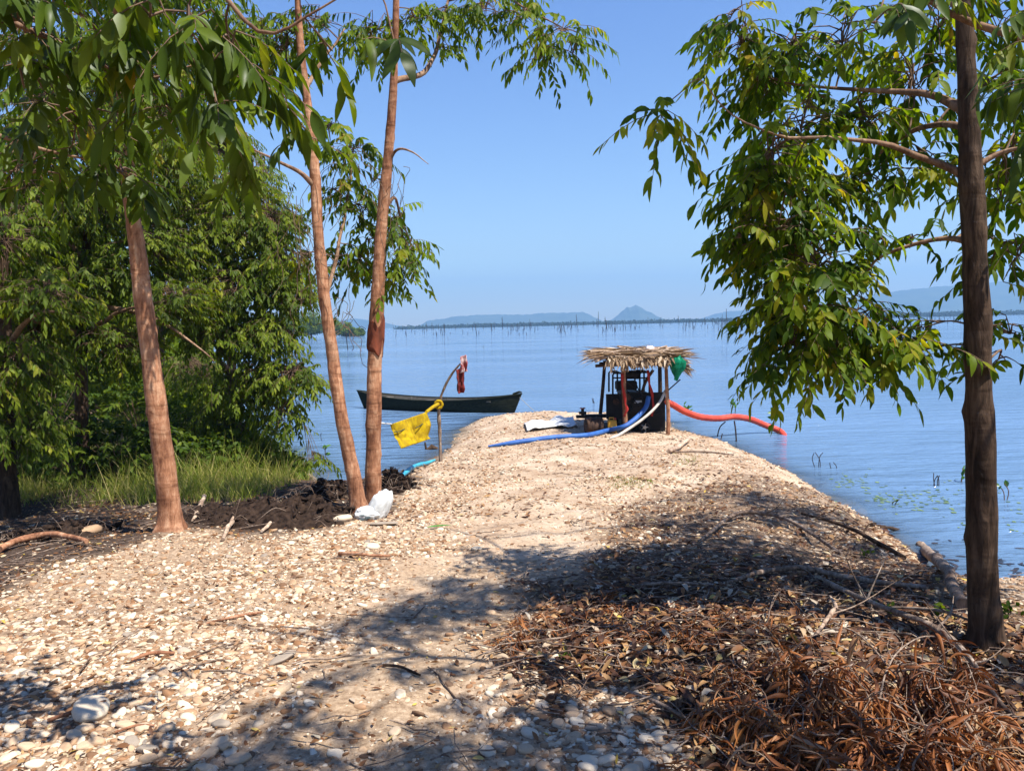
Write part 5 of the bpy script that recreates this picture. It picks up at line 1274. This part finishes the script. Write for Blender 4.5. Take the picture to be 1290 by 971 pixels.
# red straps hanging from the roof
rs = cloth_mat('red_strap', (.42, .04, .03), .15)
for k, (pts, lab) in enumerate([([(816, 466), (818, 482), (822, 500), (823, 514), (821, 524)], 'long red strap hanging down the right side of the pump'), ([(783, 470), (784, 486), (787, 505), (789, 515), (786, 524)], 'red strap wound round the front post of the shelter')]):
    q = smooth_path(np.array([P(a_, b_, 14.6 if k else 14.8) for a_, b_ in pts]), 20) + [0, -.06 * k, 0]
    w_ = np.array([.022, 0, 0]); V = np.concatenate([q - w_, q + w_ + np.stack([.01 * np.sin(np.arange(20)), .02 * np.sin(np.arange(20) * .7), 0 * np.arange(20)], -1)], 0)
    i_ = np.arange(19); Fq = np.stack([i_, i_ + 20, i_ + 21, i_ + 1], -1)
    o = build('red_strap', V, [Fq], rs); o.modifiers.new('thickness', 'SOLIDIFY').thickness = .006; tag(o, lab, 'strap')

# hoses
def hose(name, pts, r, mt, label, n=70, ring=0, wob=0):
    q = np.array([p if len(p) == 3 and isinstance(p, np.ndarray) else P(*p) for p in pts])
    pq = smooth_path(q, n)
    rr_ = r * np.minimum(1, .35 + np.linspace(1, 0, n) * 8) if not ring else r * (1 + .05 * np.sin(np.arange(n) * 2.2))
    if wob: pq += wob * np.stack([vnoise(pq * 3 + s) for s in (2, 6, 11)], -1)
    mb = MB(); mb.tube(pq, rr_, 14); return tag(mb.build(name, mt), label, 'hose')
def gh(px, py, up): 
    q = G(px, py); q[2] += up; return q
bl = simple('blue_hose', (.018, .07, .25), (.04, .13, .38), 7, .55, .3, .1, .005)
hose('blue_hose', [(817, 500, 14.85), (814, 512, 14.75), (806, 522, 14.65), (796, 531, 14.5), (784, 538, 14.4), gh(765, 546, .06), gh(740, 551, .05), gh(700, 554, .045), gh(660, 558, .04), gh(615, 562, .02)], .045, bl, 'blue delivery hose running from the pump across the spit', 80)
hose('pale_hose', [(838, 492, 14.7), (832, 505, 14.6), (822, 517, 14.5), (808, 529, 14.4), (792, 540, 14.3), gh(778, 550, .02), gh(768, 554, .02)], .025, simple('pale_hose', (.36, .33, .28), (.55, .51, .45), 9, .6, .3, .1), 'thin pale grey hose hanging from the pump to the ground', 50)
hose('dark_hose', [(857, 478, 14.5), (848, 486, 14.55), (839, 494, 14.7)], .012, dk, 'thin dark line from the green bag to the pump frame', 16)
rd = simple('red_hose', (.42, .04, .02), (.58, .075, .04), 7, .5, .35, .1, .005)
we = WP(984, 546)
hose('red_hose', [(836, 504, 14.95), (848, 510, 15.0), (862, 518, 15.1), (882, 525, 15.3), (905, 527, 15.6), (925, 525, 15.8), (945, 528, 16.0), (965, 536, 16.15), we + [0, 0, .03], WP(992, 550) + [0, 0, -.12]], .062, rd, 'thick red suction hose arching from the pump into the lake', 110, 1)
# forked support sticks under the red hose
mb = MB(); b0 = WP(928, 556); mb.tube(smooth_path(np.array([b0 + [0, 0, -.2], P(927, 545, b0[1]), P(925, 530, b0[1])]), 8), .014, 6); tag(mb.build('support_stick', M['bark_dark']), 'upright stick propping the red hose above the water', 'stick')
mb = MB(); b0 = WP(902, 550); mb.tube(smooth_path(np.array([b0 + [0, 0, -.2], P(906, 540, b0[1]), P(914, 531, b0[1])]), 8), .012, 6); mb.tube(smooth_path(np.array([WP(907, 553) + [0, 0, -.1], P(910, 546, b0[1] - .3)]), 6), .01, 6); tag(mb.build('support_stick', M['bark_dark']), 'slanting forked stick under the middle of the red hose', 'stick')

# white sheet on the spit
c_ = [gh(660, 534, .06), gh(722, 530, .05), gh(728, 541, .04), gh(664, 545, .03)]
wm = cloth_mat('white_sheet', (.74, .73, .70), .1)
nu, nv = 30, 16
U, Vv = np.meshgrid(np.linspace(0, 1, nu), np.linspace(0, 1, nv))
q = ((c_[0] * (1 - U[..., None]) + c_[1] * U[..., None]) * (1 - Vv[..., None]) + (c_[3] * (1 - U[..., None]) + c_[2] * U[..., None]) * Vv[..., None])
q[..., 2] = Hgt(q[..., 0], q[..., 1]) + .05 + .03 * fbm(np.stack([U * 6, Vv * 4, U * 0], -1), 3) + .06 * np.exp(-((U - .68) / .12) ** 2) * (1 - Vv)
o = build('white_sheet', q, [ringfaces(nv, nu)], wm); o.modifiers.new('thickness', 'SOLIDIFY').thickness = .012
tag(o, 'crumpled white sheet spread on the spit between canoe and pump', 'sheet')

# white plastic bag at the foot of the pair
g0 = G(474, 652)
bgm = cloth_mat('white_bag_plastic', (.80, .81, .78), .25); bgm.node_tree.nodes['Principled BSDF'].inputs['Roughness'].default_value = .35
broot = thing('plastic_bag', 'white and grey printed plastic bag leaning against the straight trunk', 'bag', g0)
Vb, Fb = ico(5)
q = Vb * np.array([.105, .085, .15])
q = q * (1.1 + .12 * fbm(Vb * 1.6 + 7, 2) - .20 * np.abs(vnoise(Vb * np.array([3.4, 3.4, 1.2]) + 3)) - .07 * np.abs(vnoise(Vb * 5 + 1)))[:, None]
q[:, 0] += .35 * q[:, 2]; q[:, 2] = np.maximum(q[:, 2], -.11)
build('bag_body', q + g0 + [.04, -.02, .12], [Fb], bgm, broot)
q = Vb * np.array([.11, .07, .07]) * (1.1 + .12 * fbm(Vb * 2 + 2, 2) - .2 * np.abs(vnoise(Vb * 2.6 + 9)) - .08 * np.abs(vnoise(Vb * 5 + 4)))[:, None]
build('bag_fold', q + g0 + [-.07, -.08, .07], [Fb], bgm, broot)
prm = simple('bag_print', (.05, .07, .07), (.10, .12, .12), 12, .5)
mb = MB(); 
for dx, dz, sx, sz_ in ((-.09, .075, .07, .012), (-.05, .055, .05, .022), (-.1, .04, .045, .02)):
    mb.box(g0 + [dx, -.158, dz], (sx, .008, sz_), .1, -.2)
mb.build('printed_mark', prm, broot, False, .002)

# blue plastic strip at the waterline
mb = MB(); mb.tube(smooth_path(np.array([gh(505, 602, .03), gh(522, 594, .06), gh(536, 587, .06), gh(548, 582, .04)]), 12), [.02, .03, .035, .03, .025, .03, .035, .03, .03, .025, .02, .015], 8)
tag(mb.build('blue_strip', simple('blue_plastic', (.02, .22, .32), (.05, .36, .48), 9, .5)), 'cyan plastic strip caught along the left water edge of the spit', 'plastic strip')
# brown stump by pole
mb = MB(); g0 = G(545, 566); mb.tube([g0 + [-.12, 0, .0], g0 + [0, -.02, .1], g0 + [.1, 0, .06]], [.05, .06, .03], 8); mb.tube([g0 + [-.12, 0, .02], g0 + [-.14, -.03, .2]], [.03, .015], 6)
tag(mb.build('root_stump', M['bark_dark']), 'dark broken root at the spit edge left of the crooked pole', 'stump')
# dark round stone left shade
q = G(115, 672); put_stone(q[0], q[1], .11, 'dark greenish rock in the shade of the left bank', None, 3, (1, .9, 1))

for px, py, hp, lab in [(1185, 778, 26, 'small dark green weed between the log and the dark trunk'), (1120, 775, 20, 'yellow green seedling among the dead leaves near the log'), (1268, 775, 24, 'green weed on the shore just right of the dark trunk'), (1090, 700, 14, 'little weed on the crest of the right bank above the log'), (712, 830, 12, 'tiny yellow green grass shoot on the shaded cobbles')]:
    q0 = G(px, py); root = thing('shore_weed', lab, 'plant', q0); h = hp * q0[1] / F0; n = 16
    D = np.stack([rng.normal(0, .7, n), rng.normal(0, .5, n), rng.uniform(.3, 1.2, n)], -1); bs = q0 + np.stack([rng.normal(0, .25 * h, n), rng.normal(0, .25 * h, n), rng.uniform(.1, .7, n) * h], -1)
    V, F, c = blades(bs, D, nrm(rng.normal(0, .6, (n, 3)) + np.array([0, -.6, .5])), h * .5, h * .22, 5, droop=.3, fold=.2)
    build('leaves', V, [F], M['leaf_shrub'], root, {'tone': np.repeat(rng.random(n), c)})
    mb = MB()
    for k in range(5): mb.tube(smooth_path(np.array([q0 - [0, 0, .02], (q0 + bs[k]) / 2 + [.01, 0, .01], bs[k]]), 6), .003, 4)
    mb.build('stems', M['twig'], root)
# ------------------------------------------------------------------ water plants
wl = leaf_mat('water_leaf', [(0, (.05, .12, .02)), (1, (.12, .24, .04))], .4)
def sprig(px, py, hpx, lab, n=5, stems=1):
    b0 = WP(px, py); Y = b0[1]; h = hpx * Y / F0
    root = thing('water_plant', lab, 'plant', b0)
    mb = MB()
    tips = []
    for k in range(stems):
        tip = b0 + [rng.normal(0, .25 * h), rng.normal(0, .2 * h), h * rng.uniform(.7, 1)]
        sp = smooth_path(np.array([b0 + [rng.normal(0, .03), 0, -.15], (b0 + tip) / 2 + rng.normal(0, .03, 3), tip]), 10); mb.tube(sp, .006, 5); tips.append(sp)
    mb.build('stem', M['twig'] if n else M['stake'], root)
    if n:
        bs = np.array([tips[i % stems][rng.integers(4, 10)] for i in range(n)])
        D = np.stack([rng.normal(0, .8, n), rng.normal(0, .5, n), rng.uniform(.1, 1, n)], -1)
        V, F, c = blades(bs, D, nrm(rng.normal(0, .6, (n, 3)) + np.array([0, -.6, .5])), h * .5, h * .26, 5, droop=.15, fold=.2)
        build('leaves', V, [F], wl, root, {'tone': np.repeat(rng.random(n), c)})
for a_ in [(977, 534, 18, 'leafy green sprig in the water beyond the red hose end', 6, 2), (925, 520, 14, 'green sprig behind the red hose arch', 7, 2), (868, 522, 13, 'low leafy plant in the water just right of the shelter', 14, 3), (1030, 588, 20, 'pair of thin reed stems off the right bank', 0, 3), (1050, 590, 10, 'short reed stub right of the thin reed stems', 0, 2), (1210, 606, 18, 'green water sprig just left of the dark trunk', 5, 2), (1265, 630, 22, 'green water sprig just right of the dark trunk', 6, 2), (1180, 612, 16, 'thin looping dead stems in the water left of the dark trunk', 0, 4), (1130, 636, 8, 'tiny green plant by the mossy rock', 6, 2), (748, 508, 8, 'faint weed stems in the water left of the shelter', 0, 4), (410, 575, 14, 'small leafy shoot on the water left of the leaning trunk', 6, 2), (405, 555, 12, 'curved dark reed in calm water by the leaning trunk', 0, 1)]:
    sprig(*a_)
# floating weed
px = np.concatenate([rng.normal(1175, 45, 110), rng.normal(1070, 22, 40), rng.normal(1270, 25, 26), rng.normal(1110, 8, 34)]); py = np.concatenate([rng.normal(630, 10, 110), rng.normal(607, 6, 40), rng.normal(655, 12, 26), rng.normal(628, 3, 34)])
b0 = WP(px, py) + [0, 0, .006]; n = len(b0); a = rng.uniform(0, 6.28, n)
V, F, c = blades(b0, np.stack([np.cos(a), np.sin(a), 0 * a], -1), np.tile([0, 0, 1.], (n, 1)), rng.uniform(.02, .08, n), rng.uniform(.015, .06, n), 5, droop=0, fold=.03, shape='pad')
tag(build('floating_weed', V, [F], leaf_mat('weed', [(0, (.06, .11, .03)), (1, (.20, .27, .07))], .1), None, {'tone': np.repeat(rng.random(n), c)}), 'yellow green floating weed on the water off the right bank', 'weed', kind='stuff')
# sodden black leaves floating at the near shore
px = rng.uniform(1130, 1289, 160); py = np.clip(rng.normal(730, 24, 160), 680, 768)
b0 = WP(px, py); k = shore_sd(b0[:, 0], b0[:, 1]) < -.02; b0 = b0[k] + [0, 0, .006]; n = len(b0); a = rng.uniform(0, 6.28, n)
V, F, c = blades(b0, np.stack([np.cos(a), np.sin(a), 0 * a], -1), np.tile([0, 0, 1.], (n, 1)), rng.uniform(.06, .13, n), rng.uniform(.02, .045, n), 5, droop=0, fold=.1)
tag(build('floating_leaves', V, [F], leaf_mat('sodden_leaf', [(0, (.012, .01, .01)), (1, (.05, .03, .02))], .05), None, {'tone': np.repeat(rng.random(n), c)}), 'black sodden leaves floating at the near right shore', 'leaves', kind='stuff')
